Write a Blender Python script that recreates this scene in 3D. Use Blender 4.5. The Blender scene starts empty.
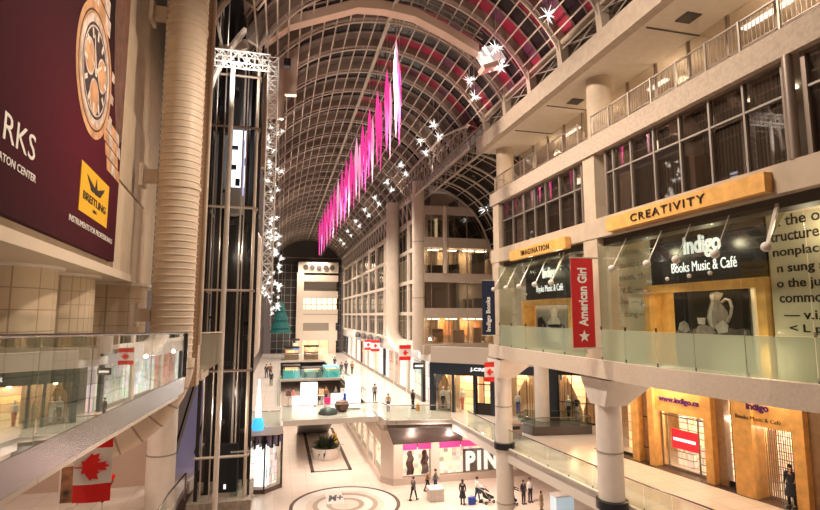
import bpy, math, random
from mathutils import Vector, Matrix
random.seed(7)
S = bpy.context.scene
COL = S.collection
PI = math.pi

# ---------------------------------------------------------------- materials
MATS = {}
def mat(name, col, rough=0.6, metal=0.0, var=0.0, scale=4.0, bump=0.0, emit=None, es=1.0, trans=None, spec=None, alpha=None):
    if name in MATS: return MATS[name]
    m = bpy.data.materials.new(name); m.use_nodes = True
    nt = m.node_tree; b = nt.nodes['Principled BSDF']
    c = tuple(col) + (1,)
    b.inputs['Base Color'].default_value = c
    b.inputs['Roughness'].default_value = rough
    b.inputs['Metallic'].default_value = metal
    if spec is not None: b.inputs['Specular IOR Level'].default_value = spec
    tc = nt.nodes.new('ShaderNodeTexCoord')
    if var > 0 or bump > 0:
        n = nt.nodes.new('ShaderNodeTexNoise'); n.inputs['Scale'].default_value = scale; n.inputs['Detail'].default_value = 5
        nt.links.new(tc.outputs['Object'], n.inputs['Vector'])
        if var > 0:
            r = nt.nodes.new('ShaderNodeMapRange')
            r.inputs['From Min'].default_value = .3; r.inputs['From Max'].default_value = .7
            r.inputs['To Min'].default_value = 1-var; r.inputs['To Max'].default_value = 1+var
            nt.links.new(n.outputs['Fac'], r.inputs['Value'])
            mx = nt.nodes.new('ShaderNodeVectorMath'); mx.operation = 'SCALE'
            mx.inputs[0].default_value = col
            nt.links.new(r.outputs['Result'], mx.inputs['Scale'])
            nt.links.new(mx.outputs['Vector'], b.inputs['Base Color'])
        if bump > 0:
            bp = nt.nodes.new('ShaderNodeBump'); bp.inputs['Strength'].default_value = bump
            nt.links.new(n.outputs['Fac'], bp.inputs['Height']); nt.links.new(bp.outputs['Normal'], b.inputs['Normal'])
    if emit:
        b.inputs['Emission Color'].default_value = tuple(emit)+(1,); b.inputs['Emission Strength'].default_value = es
    MATS[name] = m
    return m

def tilemat(name, c1, c2, mortar, bw=1.0, rh=1.0, ms=0.01, rough=0.3, axes='XY', offset=0.0, emit=0.0, var=.0, spec=.5):
    """procedural tiles / boards in world-aligned object coordinates"""
    if name in MATS: return MATS[name]
    m = bpy.data.materials.new(name); m.use_nodes = True
    nt = m.node_tree; b = nt.nodes['Principled BSDF']
    b.inputs['Roughness'].default_value = rough; b.inputs['Specular IOR Level'].default_value = spec
    tc = nt.nodes.new('ShaderNodeTexCoord'); sp = nt.nodes.new('ShaderNodeSeparateXYZ'); cb = nt.nodes.new('ShaderNodeCombineXYZ')
    nt.links.new(tc.outputs['Object'], sp.inputs[0])
    if axes == 'HZ':
        ad = nt.nodes.new('ShaderNodeMath'); ad.operation = 'ADD'
        nt.links.new(sp.outputs['X'], ad.inputs[0]); nt.links.new(sp.outputs['Y'], ad.inputs[1])
        nt.links.new(ad.outputs[0], cb.inputs[0]); nt.links.new(sp.outputs['Z'], cb.inputs[1])
    else:
        nt.links.new(sp.outputs[axes[0]], cb.inputs[0]); nt.links.new(sp.outputs[axes[1]], cb.inputs[1])
    br = nt.nodes.new('ShaderNodeTexBrick'); br.offset = offset
    br.inputs['Scale'].default_value = 1.0
    br.inputs['Brick Width'].default_value = bw; br.inputs['Row Height'].default_value = rh
    br.inputs['Mortar Size'].default_value = ms
    br.inputs['Color1'].default_value = tuple(c1)+(1,); br.inputs['Color2'].default_value = tuple(c2)+(1,); br.inputs['Mortar'].default_value = tuple(mortar)+(1,)
    nt.links.new(cb.outputs[0], br.inputs['Vector'])
    nt.links.new(br.outputs['Color'], b.inputs['Base Color'])
    if emit > 0:
        nt.links.new(br.outputs['Color'], b.inputs['Emission Color']); b.inputs['Emission Strength'].default_value = emit
    MATS[name] = m
    return m

def glass(name, tint=(.8,.9,.88), refl=.12, rough=0.02, fmul=1.0):
    """thin architectural glass: tinted see-through plus fresnel reflection"""
    if name in MATS: return MATS[name]
    m = bpy.data.materials.new(name); m.use_nodes = True
    nt = m.node_tree; nt.nodes.clear()
    o = nt.nodes.new('ShaderNodeOutputMaterial'); t = nt.nodes.new('ShaderNodeBsdfTransparent'); g = nt.nodes.new('ShaderNodeBsdfGlossy')
    mx = nt.nodes.new('ShaderNodeMixShader'); fr = nt.nodes.new('ShaderNodeLayerWeight'); fr.inputs['Blend'].default_value = .25
    mr = nt.nodes.new('ShaderNodeMapRange'); mr.inputs['To Min'].default_value = refl; mr.inputs['To Max'].default_value = min(1, refl+.5*fmul)
    t.inputs['Color'].default_value = tuple(tint)+(1,); g.inputs['Roughness'].default_value = rough; g.inputs['Color'].default_value = (.95,.95,.95,1)
    nt.links.new(fr.outputs['Fresnel'], mr.inputs['Value']); nt.links.new(mr.outputs['Result'], mx.inputs['Fac'])
    nt.links.new(t.outputs[0], mx.inputs[1]); nt.links.new(g.outputs[0], mx.inputs[2]); nt.links.new(mx.outputs[0], o.inputs['Surface'])
    MATS[name] = m
    return m

def frosted(name, col=(.6,.66,.6), mixf=.55):
    if name in MATS: return MATS[name]
    m = bpy.data.materials.new(name); m.use_nodes = True
    nt = m.node_tree; nt.nodes.clear()
    o = nt.nodes.new('ShaderNodeOutputMaterial'); t = nt.nodes.new('ShaderNodeBsdfTransparent'); d = nt.nodes.new('ShaderNodeBsdfPrincipled')
    tl = nt.nodes.new('ShaderNodeBsdfTranslucent'); a = nt.nodes.new('ShaderNodeMixShader'); mx = nt.nodes.new('ShaderNodeMixShader')
    d.inputs['Base Color'].default_value = tuple(col)+(1,); d.inputs['Roughness'].default_value = .25; tl.inputs['Color'].default_value = tuple(col)+(1,)
    t.inputs['Color'].default_value = (.85,.92,.86,1)
    a.inputs[0].default_value = .5; mx.inputs[0].default_value = mixf
    nt.links.new(d.outputs[0], a.inputs[1]); nt.links.new(tl.outputs[0], a.inputs[2])
    nt.links.new(t.outputs[0], mx.inputs[1]); nt.links.new(a.outputs[0], mx.inputs[2]); nt.links.new(mx.outputs[0], o.inputs['Surface'])
    MATS[name] = m
    return m

def emis(name, col, s=1.0):
    return mat(name, (.02,.02,.02), .6, emit=col, es=s)

def shelfmat(name, c=(.8,.6,.4), dark=(.12,.07,.04), es=.5, sx=.07, sz=.32, axes='HZ'):
    """shelves full of small goods: cells of varied colour with dark shelf lines"""
    if name in MATS: return MATS[name]
    m = bpy.data.materials.new(name); m.use_nodes = True
    nt = m.node_tree; b = nt.nodes['Principled BSDF']; b.inputs['Roughness'].default_value = .6
    tc = nt.nodes.new('ShaderNodeTexCoord'); sp = nt.nodes.new('ShaderNodeSeparateXYZ'); cb = nt.nodes.new('ShaderNodeCombineXYZ')
    nt.links.new(tc.outputs['Object'], sp.inputs[0])
    ad = nt.nodes.new('ShaderNodeMath'); ad.operation = 'ADD'
    nt.links.new(sp.outputs['X'], ad.inputs[0]); nt.links.new(sp.outputs['Y'], ad.inputs[1])
    nt.links.new(ad.outputs[0], cb.inputs[0]); nt.links.new(sp.outputs['Z'], cb.inputs[1])
    dv = nt.nodes.new('ShaderNodeVectorMath'); dv.operation = 'DIVIDE'; dv.inputs[1].default_value = (sx, sz, 1)
    nt.links.new(cb.outputs[0], dv.inputs[0])
    fl = nt.nodes.new('ShaderNodeVectorMath'); fl.operation = 'FLOOR'; nt.links.new(dv.outputs[0], fl.inputs[0])
    wn = nt.nodes.new('ShaderNodeTexWhiteNoise'); nt.links.new(fl.outputs[0], wn.inputs['Vector'])
    hs = nt.nodes.new('ShaderNodeMixRGB'); hs.blend_type = 'MULTIPLY'; hs.inputs[0].default_value = .75
    hs.inputs[1].default_value = tuple(c)+(1,); sat = nt.nodes.new('ShaderNodeHueSaturation'); sat.inputs['Saturation'].default_value = .35; sat.inputs['Value'].default_value = 1.15
    nt.links.new(wn.outputs['Color'], sat.inputs['Color']); nt.links.new(sat.outputs[0], hs.inputs[2])
    br = nt.nodes.new('ShaderNodeTexBrick'); br.offset = 0; br.inputs['Scale'].default_value = 1; br.inputs['Brick Width'].default_value = sx*18; br.inputs['Row Height'].default_value = sz
    br.inputs['Mortar Size'].default_value = .022; br.inputs['Mortar'].default_value = tuple(dark)+(1,)
    nt.links.new(cb.outputs[0], br.inputs['Vector']); nt.links.new(hs.outputs[0], br.inputs['Color1']); nt.links.new(hs.outputs[0], br.inputs['Color2'])
    nt.links.new(br.outputs['Color'], b.inputs['Base Color'])
    if es > 0:
        nt.links.new(br.outputs['Color'], b.inputs['Emission Color']); b.inputs['Emission Strength'].default_value = es  # shop light is put into the goods as a glow of their own
    MATS[name] = m
    return m

# ---------------------------------------------------------------- mesh building
class MB:
    def __init__(s): s.v = []; s.f = []; s.mi = []; s.cur = 0
    def face(s, idx): s.f.append(tuple(idx)); s.mi.append(s.cur)
    def pts(s, ps):
        n = len(s.v); s.v += [tuple(p) for p in ps]; return n
    def box(s, x0, y0, z0, x1, y1, z1):
        x0, x1 = min(x0,x1), max(x0,x1); y0, y1 = min(y0,y1), max(y0,y1); z0, z1 = min(z0,z1), max(z0,z1)
        n = s.pts([(x0,y0,z0),(x1,y0,z0),(x1,y1,z0),(x0,y1,z0),(x0,y0,z1),(x1,y0,z1),(x1,y1,z1),(x0,y1,z1)])
        for q in ((0,3,2,1),(4,5,6,7),(0,1,5,4),(1,2,6,5),(2,3,7,6),(3,0,4,7)): s.face([n+i for i in q])
        return s
    def hexa(s, c):
        n = s.pts(c)
        for q in ((0,3,2,1),(4,5,6,7),(0,1,5,4),(1,2,6,5),(2,3,7,6),(3,0,4,7)): s.face([n+i for i in q])
        return s
    def prism(s, poly, z0, z1):
        a = sum(poly[i][0]*poly[(i+1)%len(poly)][1]-poly[(i+1)%len(poly)][0]*poly[i][1] for i in range(len(poly)))
        if a < 0: poly = poly[::-1]
        k = len(poly); n = s.pts([(p[0],p[1],z0) for p in poly]+[(p[0],p[1],z1) for p in poly])
        s.face([n+i for i in range(k)][::-1]); s.face([n+k+i for i in range(k)])
        for i in range(k): j = (i+1) % k; s.face([n+i, n+j, n+k+j, n+k+i])
        return s
    def ext(s, poly, vec):
        k = len(poly); V = Vector(vec); n = s.pts(poly); s.pts([tuple(Vector(p)+V) for p in poly])
        s.face([n+i for i in range(k)]); s.face([n+k+i for i in range(k)][::-1])
        for i in range(k): j = (i+1) % k; s.face([n+j, n+i, n+k+i, n+k+j])
        return s
    def tube(s, ps, r, n=8, closed=False, rs=None):
        ps = [Vector(p) for p in ps]; rings = []; prev = None
        for i, p in enumerate(ps):
            if closed: t = ps[(i+1) % len(ps)]-ps[i-1]
            else: t = (ps[min(i+1,len(ps)-1)]-ps[max(i-1,0)])
            t.normalize()
            if prev is None:
                up = Vector((0,0,1)) if abs(t.z) < .9 else Vector((1,0,0))
                a = t.cross(up).normalized()
            else:
                a = (prev - t*prev.dot(t)).normalized()
            prev = a; b = t.cross(a); rr = rs[i] if rs else r
            rings.append(s.pts([p+(a*math.cos(2*PI*k/n)+b*math.sin(2*PI*k/n))*rr for k in range(n)]))
        m = len(ps)
        for i in range(m if closed else m-1):
            A = rings[i]; B = rings[(i+1) % m]
            for k in range(n): l = (k+1) % n; s.face([A+k, A+l, B+l, B+k])
        if not closed:
            s.face([rings[0]+k for k in range(n)][::-1]); s.face([rings[-1]+k for k in range(n)])
        return s
    def bar(s, a, b, w, h=None):
        """square bar"""
        h = h or w; a = Vector(a); b = Vector(b); t = (b-a).normalized()
        up = Vector((0,0,1)) if abs(t.z) < .95 else Vector((0,1,0))
        x = t.cross(up).normalized()*w/2; y = x.cross(t).normalized()*h/2
        return s.hexa([a-x-y, a+x-y, a+x+y, a-x+y, b-x-y, b+x-y, b+x+y, b-x+y])
    def lathe(s, cx, cy, prof, n=20, sx=1, sy=1):
        rings = [s.pts([(cx+r*sx*math.cos(2*PI*k/n), cy+r*sy*math.sin(2*PI*k/n), z) for k in range(n)]) for r, z in prof]
        for A, B in zip(rings, rings[1:]):
            for k in range(n): l = (k+1) % n; s.face([A+k, A+l, B+l, B+k])
        s.face([rings[0]+k for k in range(n)][::-1]); s.face([rings[-1]+k for k in range(n)])
        return s
    def ball(s, c, r, n=10, m=6, sz=1):
        return s.lathe(c[0], c[1], [(max(r*math.sin(PI*i/m), r*.02), c[2]-r*sz*math.cos(PI*i/m)) for i in range(m+1)], n)
    def build(s, name, mats, parent=None, smooth=False, link=True):
        me = bpy.data.meshes.new(name)
        off = Vector((0,0,0)); q = parent
        while q is not None:
            if '_o' in q: off += Vector(q['_o'])
            q = q.parent
        me.from_pydata([tuple(Vector(v)-off) for v in s.v], [], s.f)
        for m in (mats if isinstance(mats, (list, tuple)) else [mats]): me.materials.append(m)
        for p, i in zip(me.polygons, s.mi): p.material_index = i
        if smooth:
            me.polygons.foreach_set('use_smooth', [True]*len(me.polygons))
            try: me.set_sharp_from_angle(angle=math.radians(40))
            except Exception: pass
        me.update()
        o = bpy.data.objects.new(name, me); COL.objects.link(o)
        if parent is not None: o.parent = parent
        return o

class Fr:
    """a vertical facade frame: u along the wall, d into the wall, z up"""
    def __init__(s, a, b, flip=False):
        s.o = Vector((a[0],a[1],0)); s.u = (Vector((b[0],b[1],0))-s.o); s.L = s.u.length; s.u.normalize()
        s.n = Vector((-s.u.y, s.u.x, 0))
        if flip: s.n = -s.n
    def p(s, u, d, z): return s.o+s.u*u+s.n*d+Vector((0,0,z))
    def box(s, mb, u0, u1, d0, d1, z0, z1):
        c = [s.p(u0,d0,z0), s.p(u1,d0,z0), s.p(u1,d1,z0), s.p(u0,d1,z0), s.p(u0,d0,z1), s.p(u1,d0,z1), s.p(u1,d1,z1), s.p(u0,d1,z1)]
        mb.hexa(c); return mb

def tag(o, label=None, cat=None, group=None, kind=None):
    if label: o['label'] = label
    if cat: o['category'] = cat
    if group: o['group'] = group
    if kind: o['kind'] = kind
    return o
def thing(name, label, cat, loc=(0,0,0), group=None, kind=None):
    o = bpy.data.objects.new(name, None); COL.objects.link(o); o.location = loc; o.empty_display_size = .2
    o['_o'] = tuple(loc)
    return tag(o, label, cat, group, kind)
def struct(o, label=None):
    o['kind'] = 'structure'
    if label: o['label'] = label
    return o
def copy_tree(o, parent=None):
    c = o.copy(); COL.objects.link(c)
    if parent is not None: c.parent = parent
    for ch in list(o.children): copy_tree(ch, c)
    return c

def textmesh(s, font_bold=0.0, res=3, space=1.0):
    cu = bpy.data.curves.new('t', 'FONT'); cu.body = s; cu.size = 1; cu.offset = font_bold; cu.resolution_u = res; cu.space_character = space
    cu.extrude = 0.0
    to = bpy.data.objects.new('t', cu); COL.objects.link(to)
    dg = bpy.context.evaluated_depsgraph_get(); dg.update()
    me = bpy.data.meshes.new_from_object(to.evaluated_get(dg))
    bpy.data.objects.remove(to)
    return me
def text(name, s, m, parent, p0, xd, up, w, h, depth=.03, bold=.02, skew=0.0, space=1.0):
    """lettering fitted in a w x h box whose lower-left corner is p0"""
    me = textmesh(s, bold, space=space)
    xs = [v.co.x for v in me.vertices]; ys = [v.co.y for v in me.vertices]
    x0, x1, y0, y1 = min(xs), max(xs), min(ys), max(ys)
    xd = Vector(xd).normalized(); up = Vector(up).normalized(); nn = xd.cross(up); p0 = Vector(p0)
    V = [p0+xd*((v.co.x-x0)/(x1-x0)*w+skew*(v.co.y-y0)/(y1-y0)*h)+up*((v.co.y-y0)/(y1-y0)*h) for v in me.vertices]
    F = [tuple(p.vertices) for p in me.polygons]
    k = len(V); mb = MB(); mb.v = [tuple(v+nn*depth) for v in V]+[tuple(v) for v in V]
    mb.f = list(F); ec = {}
    for f in F:
        for i in range(len(f)):
            a, b = f[i], f[(i+1) % len(f)]; ec[(a,b)] = 1
    for (a, b) in ec:
        if (b, a) not in ec: mb.f.append((a, a+k, b+k, b))
    mb.mi = [0]*len(mb.f)
    bpy.data.meshes.remove(me)
    return mb.build(name, m, parent)

def light(name, kind, loc, e, col=(1,.85,.68), size=1.0, size_y=None, rot=(0,0,0), spot=None, r=.1, blend=.6):
    l = bpy.data.lights.new(name, kind); l.energy = e; l.color = col
    if kind == 'AREA':
        l.shape = 'RECTANGLE'; l.size = size; l.size_y = size_y or size
    else: l.shadow_soft_size = r
    if kind == 'SPOT': l.spot_size = spot or 1.2; l.spot_blend = blend
    o = bpy.data.objects.new(name, l); COL.objects.link(o); o.location = loc; o.rotation_euler = rot
    return o

# palette
beige  = mat('beige_plaster', (.50,.40,.30), .75, var=.10, scale=1.5)
conc   = mat('textured_concrete', (.48,.39,.31), .85, var=.14, scale=9, bump=.25)
concd  = mat('rough_concrete', (.34,.29,.24), .9, var=.25, scale=6, bump=.4)
whitep = mat('white_paint', (.74,.68,.62), .5, var=.05, scale=2)
duct   = mat('painted_duct', (.70,.58,.46), .45, var=.05, scale=2)
ductw  = mat('pale_duct', (.68,.58,.48), .45, var=.05, scale=2)
steel  = mat('brushed_steel', (.30,.29,.30), .25, 1.0, var=.12, scale=.6)
alu    = mat('aluminium', (.60,.56,.52), .35, .8)
ribst  = mat('rib_steel', (.50,.43,.37), .5, .2)
ribdk  = mat('rib_brown', (.27,.205,.165), .6, .2)
dark   = mat('dark_metal', (.035,.03,.03), .4, .5)
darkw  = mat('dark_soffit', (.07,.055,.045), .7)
navy   = mat('navy_cladding', (.02,.028,.042), .35)
black  = mat('black_panel', (.012,.013,.018), .3)
wood   = mat('honey_wood', (.80,.44,.13), .35, var=.16, scale=3)
woodp  = mat('pale_wood', (.62,.40,.20), .45, var=.2, scale=4)
red    = mat('red_cloth', (.55,.015,.02), .8)
flagr  = mat('flag_red', (.80,.02,.02), .8)
flagw  = mat('flag_white', (.85,.82,.80), .8)
whitel = mat('white_letter', (.85,.85,.85), .4, emit=(1,1,1), es=.5)
wlp    = mat('white_print', (.85,.83,.80), .6)
purple = mat('purple_letter', (.10,.015,.14), .35)
blackl = mat('black_letter', (.02,.012,.01), .4)
skin   = mat('skin', (.55,.33,.24), .6)
rubber = mat('rubber_black', (.02,.02,.02), .7)
gl     = glass('clear_glass', (.84,.89,.86), .02, .01, .22)
gld    = glass('dark_office_glass', (.72,.68,.64), .10, .02, .5)
glb    = glass('balcony_glass', (.66,.74,.71), .10, .01, .7)
gshop  = glass('shop_glass', (.88,.9,.88), .05, .02, .5)
# ================================================================= FLOORS
ft1 = tilemat('stone_floor_lower', (.78,.66,.57), (.74,.61,.52), (.55,.45,.38), 1.2, 1.2, .012, .22)
ft2 = tilemat('stone_floor_upper', (.76,.68,.61), (.72,.64,.57), (.5,.42,.36), 1.2, 1.2, .012, .2)
inlay = mat('dark_granite_inlay', (.10,.065,.05), .25, var=.2, scale=20)
L1, L2, L3 = -13.0, -7.8, -1.95
fl = MB().box(-14, 8, -13.4, 34, 118, L1).build('floor', ft1); struct(fl)
# upper promenade (with its openings)
edgeR = [(15.2,9.0),(15.0,13),(14.6,16),(14.15,18.6),(13.75,21.5),(13.45,25),(13.15,28.5),(12.95,31),(12.85,35),(12.7,37.7),(8.0,38.5)]
def slab2(name, poly): return struct(MB().prism(poly, -8.08, L2).build(name, ft2))
slab2('floor', edgeR+[(7.7,40.0),(7.6,47),(7.6,110),(14.5,110),(30,110),(30,9)])
slab2('floor', [(-12,9),(-4.0,9),(-4.0,27),(-2.9,38.6),(.3,38.6),(.3,110),(-12,110)])
deck = slab2('floor', [(.3,40.2),(7.6,40.2),(7.6,47),(.3,47)])
slab2('floor', [(.3,66),(7.6,66),(7.6,70),(.3,70)])
slab2('floor', [(.3,92),(7.6,92),(7.6,110),(.3,110)])
# white fascias on the slab edges
def fascia(pts, z0, z1, t, m, name='trim_1'):
    mb = MB()
    for a, b in zip(pts, pts[1:]):
        f = Fr(a, b); f.box(mb, 0, f.L, -t, 0, z0, z1)
    return struct(mb.build(name, m))
fasc = mat('white_fascia', (.70,.64,.58), .4)
fascia(edgeR[:-1], -8.55, -7.74, .14, fasc, 'trim_1'); fascia(edgeR[-2:], -8.0, -7.76, .1, fasc, 'trim_1')
fascia([(7.74,38.6),(7.74,40.2)], -8.12, -7.74, .12, fasc, 'trim_2')
fascia([(7.6,47),(7.6,66)][::-1], -8.3, -7.74, -.12, fasc, 'trim_3')
fascia([(.3,40.15),(7.6,40.15)][::-1], -8.14, -7.74, .12, fasc, 'trim_4')
fascia([(-4.0,27),(-2.9,38.5),(.3,38.5),(.3,40.2)], -8.3, -7.74, .12, fasc, 'trim_5')
# medallion on the lower floor: rings of darker stone
def ring(mb, cx, cy, r0, r1, z0, z1, n=64, a0=0, a1=2*PI):
    for k in range(n):
        a = a0+(a1-a0)*k/n; b = a0+(a1-a0)*(k+1)/n
        c = [(cx+r0*math.cos(a),cy+r0*math.sin(a)),(cx+r1*math.cos(a),cy+r1*math.sin(a)),(cx+r1*math.cos(b),cy+r1*math.sin(b)),(cx+r0*math.cos(b),cy+r0*math.sin(b))]
        mb.hexa([(p[0],p[1],z0) for p in c]+[(p[0],p[1],z1) for p in c])
tn = mat('tan_granite_inlay', (.46,.36,.28), .25, var=.1, scale=20); pl = mat('pale_granite_inlay', (.80,.74,.68), .2)
md = thing('floor_medallion', 'large round inlay of dark and tan stone rings in the lower court floor', 'floor inlay', (4.75,37.3,L1))
mb = MB(); ring(mb, 4.75, 37.3, 3.55, 3.8, L1, L1+.006); mb.build('dark_ring', inlay, md)
mb = MB(); ring(mb, 4.75, 37.3, 2.7, 3.55, L1, L1+.005); mb.build('pale_ring', pl, md); mb = MB(); ring(mb,4.75,37.3,1.3,1.9,L1,L1+.005); mb.build('pale_ring', pl, md)
mb = MB(); ring(mb, 4.75, 37.3, 1.9, 2.25, L1, L1+.006); mb.build('tan_ring', tn, md); mb = MB(); ring(mb,4.75,37.3,.95,1.3,L1,L1+.006); mb.build('tan_ring', tn, md)
# rectangle band around the planter
mb = MB()
for (x0,y0,x1,y1) in ((2.85,45.2,6.3,45.5),(2.85,61.7,6.3,62),(2.85,45.2,3.15,62),(6.0,45.2,6.3,62)): mb.box(x0,y0,L1,x1,y1,L1+.006)
tag(mb.build('floor_border', inlay), 'thin dark rectangular stone border set in the lower floor around the planter', 'floor inlay')
# floor sticker with the M+
st = thing('floor_sticker', 'pale square sticker lettered M+ lying inside the round floor inlay', 'sticker', (4.0,38.6,L1))
MB().box(3.55,37.6,L1+.004,4.75,39.9,L1+.012).build('sheet', mat('sticker_sheet', (.70,.64,.60), .3), st)
text('lettering', 'M+', blackl, st, (3.65,38.1,L1+.012), (1,0,0), (0,1,0), 1.0, 1.25, .004, .03, .15)

# planter with palm in the lower court
pt = thing('potted_palm', 'bushy dark palm in a round white tub on the lower court floor', 'planter', (4.45,49.5,L1))
tub = MB().lathe(4.45,49.5,[(1.05,L1),(1.1,L1+.1),(1.3,L1+.95),(1.32,L1+1.0),(1.2,L1+1.0),(1.15,L1+.85)], 28).build('tub', whitep, pt, True)
MB().lathe(4.45,49.5,[(1.15,L1+.8),(1.12,L1+.9)], 20).build('soil', mat('soil', (.06,.035,.02), .9), tub)
mb = MB(); leafm = mat('palm_leaf', (.05,.07,.03), .6, var=.4, scale=3)
for k in range(150):
    a = random.random()*2*PI; el = random.uniform(.25,1.35); r = random.uniform(.9,1.7); r0 = random.uniform(0,.6)
    c = Vector((4.45+r0*math.cos(a), 49.5+r0*math.sin(a), L1+.85)); d = Vector((math.cos(a)*math.cos(el), math.sin(a)*math.cos(el), math.sin(el)))
    s = Vector((-math.sin(a), math.cos(a), 0))
    ps = [c+d*r*t+Vector((0,0,-.7*t*t*r*math.cos(el))) for t in (0,.35,.7,1)]; w = [.03,.11,.09,.0]
    n = mb.pts([ps[i]+s*w[i]*q for i in range(4) for q in (-1,1)])
    for i in range(3): mb.face([n+2*i, n+2*i+1, n+2*i+3, n+2*i+2])
mb.build('foliage', leafm, pt)
cn = thing('caution_board', 'small yellow caution board standing behind the palm tub', 'sign', (5.6,53,L1))
mb = MB().hexa([(5.3,52.8,L1),(5.9,52.8,L1),(5.9,52.85,L1),(5.3,52.85,L1),(5.4,52.98,L1+1.3),(5.8,52.98,L1+1.3),(5.8,53.02,L1+1.3),(5.4,53.02,L1+1.3)])
mb.build('front_board', mat('caution_yellow', (.85,.5,.03), .5), cn)
MB().hexa([(5.3,53.2,L1),(5.9,53.2,L1),(5.9,53.25,L1),(5.3,53.25,L1),(5.4,53.03,L1+1.3),(5.8,53.03,L1+1.3),(5.8,53.07,L1+1.3),(5.4,53.07,L1+1.3)]).build('rear_board', MATS['caution_yellow'], cn)

# ================================================================= VAULT
VX, VZ, VR = 5.5, 8.5, 8.3
A0, A1 = math.radians(28.7), math.radians(151.3)
def vp(a, y, r=VR): return (VX+r*math.cos(a), y, VZ+r*math.sin(a))
NA = 22
angs = [A0+(A1-A0)*i/NA for i in range(NA+1)]
step = 3.07; ys = [5.0+step*i for i in range(36)]
g1 = mat('roof_glazing_night', (.022,.018,.016), .25, spec=.25); g2 = mat('roof_panel_grey_brown', (.13,.10,.085), .5, var=.1, scale=2)
g3 = mat('roof_panel_pink_light', (.30,.025,.06), .5, var=.35, scale=1); g4 = mat('roof_panel_mauve_light', (.13,.05,.09), .4, var=.3, scale=1.0)  # pink light on the glass is put into these panel colours
mb = MB()
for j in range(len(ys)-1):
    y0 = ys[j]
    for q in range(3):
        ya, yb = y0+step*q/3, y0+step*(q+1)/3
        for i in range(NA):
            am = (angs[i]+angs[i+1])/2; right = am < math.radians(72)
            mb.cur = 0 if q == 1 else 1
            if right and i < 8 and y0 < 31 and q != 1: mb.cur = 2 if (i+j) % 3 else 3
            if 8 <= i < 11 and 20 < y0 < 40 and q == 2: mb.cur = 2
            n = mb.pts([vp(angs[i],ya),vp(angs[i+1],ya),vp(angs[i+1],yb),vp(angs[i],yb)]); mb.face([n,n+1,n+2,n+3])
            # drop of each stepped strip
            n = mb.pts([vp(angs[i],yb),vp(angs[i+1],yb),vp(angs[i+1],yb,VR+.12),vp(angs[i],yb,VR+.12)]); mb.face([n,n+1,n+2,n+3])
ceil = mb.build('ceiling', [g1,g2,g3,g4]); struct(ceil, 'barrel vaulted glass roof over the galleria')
for j, y in enumerate(ys):
    mb = MB(); fine = [A0+(A1-A0)*i/32 for i in range(33)]
    for a, b in zip(fine, fine[1:]):
        mb.hexa([vp(a,y-.13,VR-.02),vp(a,y+.13,VR-.02),vp(a,y+.13,VR-.45),vp(a,y-.13,VR-.45),vp(b,y-.13,VR-.02),vp(b,y+.13,VR-.02),vp(b,y+.13,VR-.45),vp(b,y-.13,VR-.45)])
    mb.build('arch_rib', ribdk, ceil)
    mb = MB().tube([vp(a,y,VR-.62) for a in fine], .05, 5)
    for a in fine[::2]: mb.bar(vp(a,y,VR-.62), vp(a,y,VR-.4), .04)
    mb.build('arch_tube', ribst, ceil, True)
for j in range(len(ys)-1):
    for q in (1,2):
        y = ys[j]+step*q/3
        if j < 22: MB().tube([vp(a,y,VR-.08) for a in [A0+(A1-A0)*i/20 for i in range(21)]], .05, 4).build('glazing_bar', ribdk, ceil)
for i, a in enumerate(angs):
    mb = MB().tube([vp(a,5,VR-.5), vp(a,112,VR-.5)], .042 if i not in (11,) else .08, 5)
    if i in (11,): mb.tube([vp(a+.03,5,VR-.85), vp(a+.03,112,VR-.85)], .06, 5)
    mb.build('purlin', ribst, ceil)
# end wall of the vault (dark glazed lunette) and closing behind the camera
ew = MB(); arc = [vp(A0+(A1-A0)*i/24, 112.5) for i in range(25)]
ew.ext([(12.8,112.5,-13),]+arc+[(-1.8,112.5,-13)], (0,.3,0)); struct(ew.build('wall_north', mat('end_wall_glass', (.05,.045,.04), .3)))
mb = MB()
for k in range(12): mb.bar((-1.8+1.3*k,112.4,-8),(-1.8+1.3*k,112.4,11),.08)
for k in range(13): mb.bar((-1.8,112.35,-7+1.6*k),(12.8,112.35,-7+1.6*k),.08)
mb.build('glazing_grid', ribst, bpy.data.objects['wall_north'])

# polygonal service gantry under the vault
ga = thing('roof_gantry', 'beige polygonal box beam bent across the vault near its front', 'gantry', (4.85,25,16))
gp = [(-4.2,12.0),(-1.15,13.35),(.08,14.5),(3.45,15.95),(4.85,16.05),(6.5,15.9),(8.3,15.2),(10.05,14.35)]
mb = MB()
for (xa,za),(xb,zb) in zip(gp, gp[1:]):
    mb.hexa([(xa,24.7,za-.25),(xb,24.7,zb-.25),(xb,25.3,zb-.25),(xa,25.3,za-.25),(xa,24.7,za+.25),(xb,24.7,zb+.25),(xb,25.3,zb+.25),(xa,25.3,za+.25)])
mb.build('beam', mat('gantry_beige', (.62,.46,.36), .6), ga)
mb = MB()
for (xa,za),(xb,zb) in zip(gp[1:], gp[2:]):
    mb.tube([(xa,24.2,za+.55),(xb,24.2,zb+.55)], .04, 5); mb.tube([(xa,24.2,za+.2),(xb,24.2,zb+.2)], .04, 5)
    for t in range(4):
        x = xa+(xb-xa)*t/4; z = za+(zb-za)*t/4; mb.bar((x,24.2,z+.1),(x,24.2,z+.6),.04)
mb.build('guard_rail', ribdk, ga)
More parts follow.
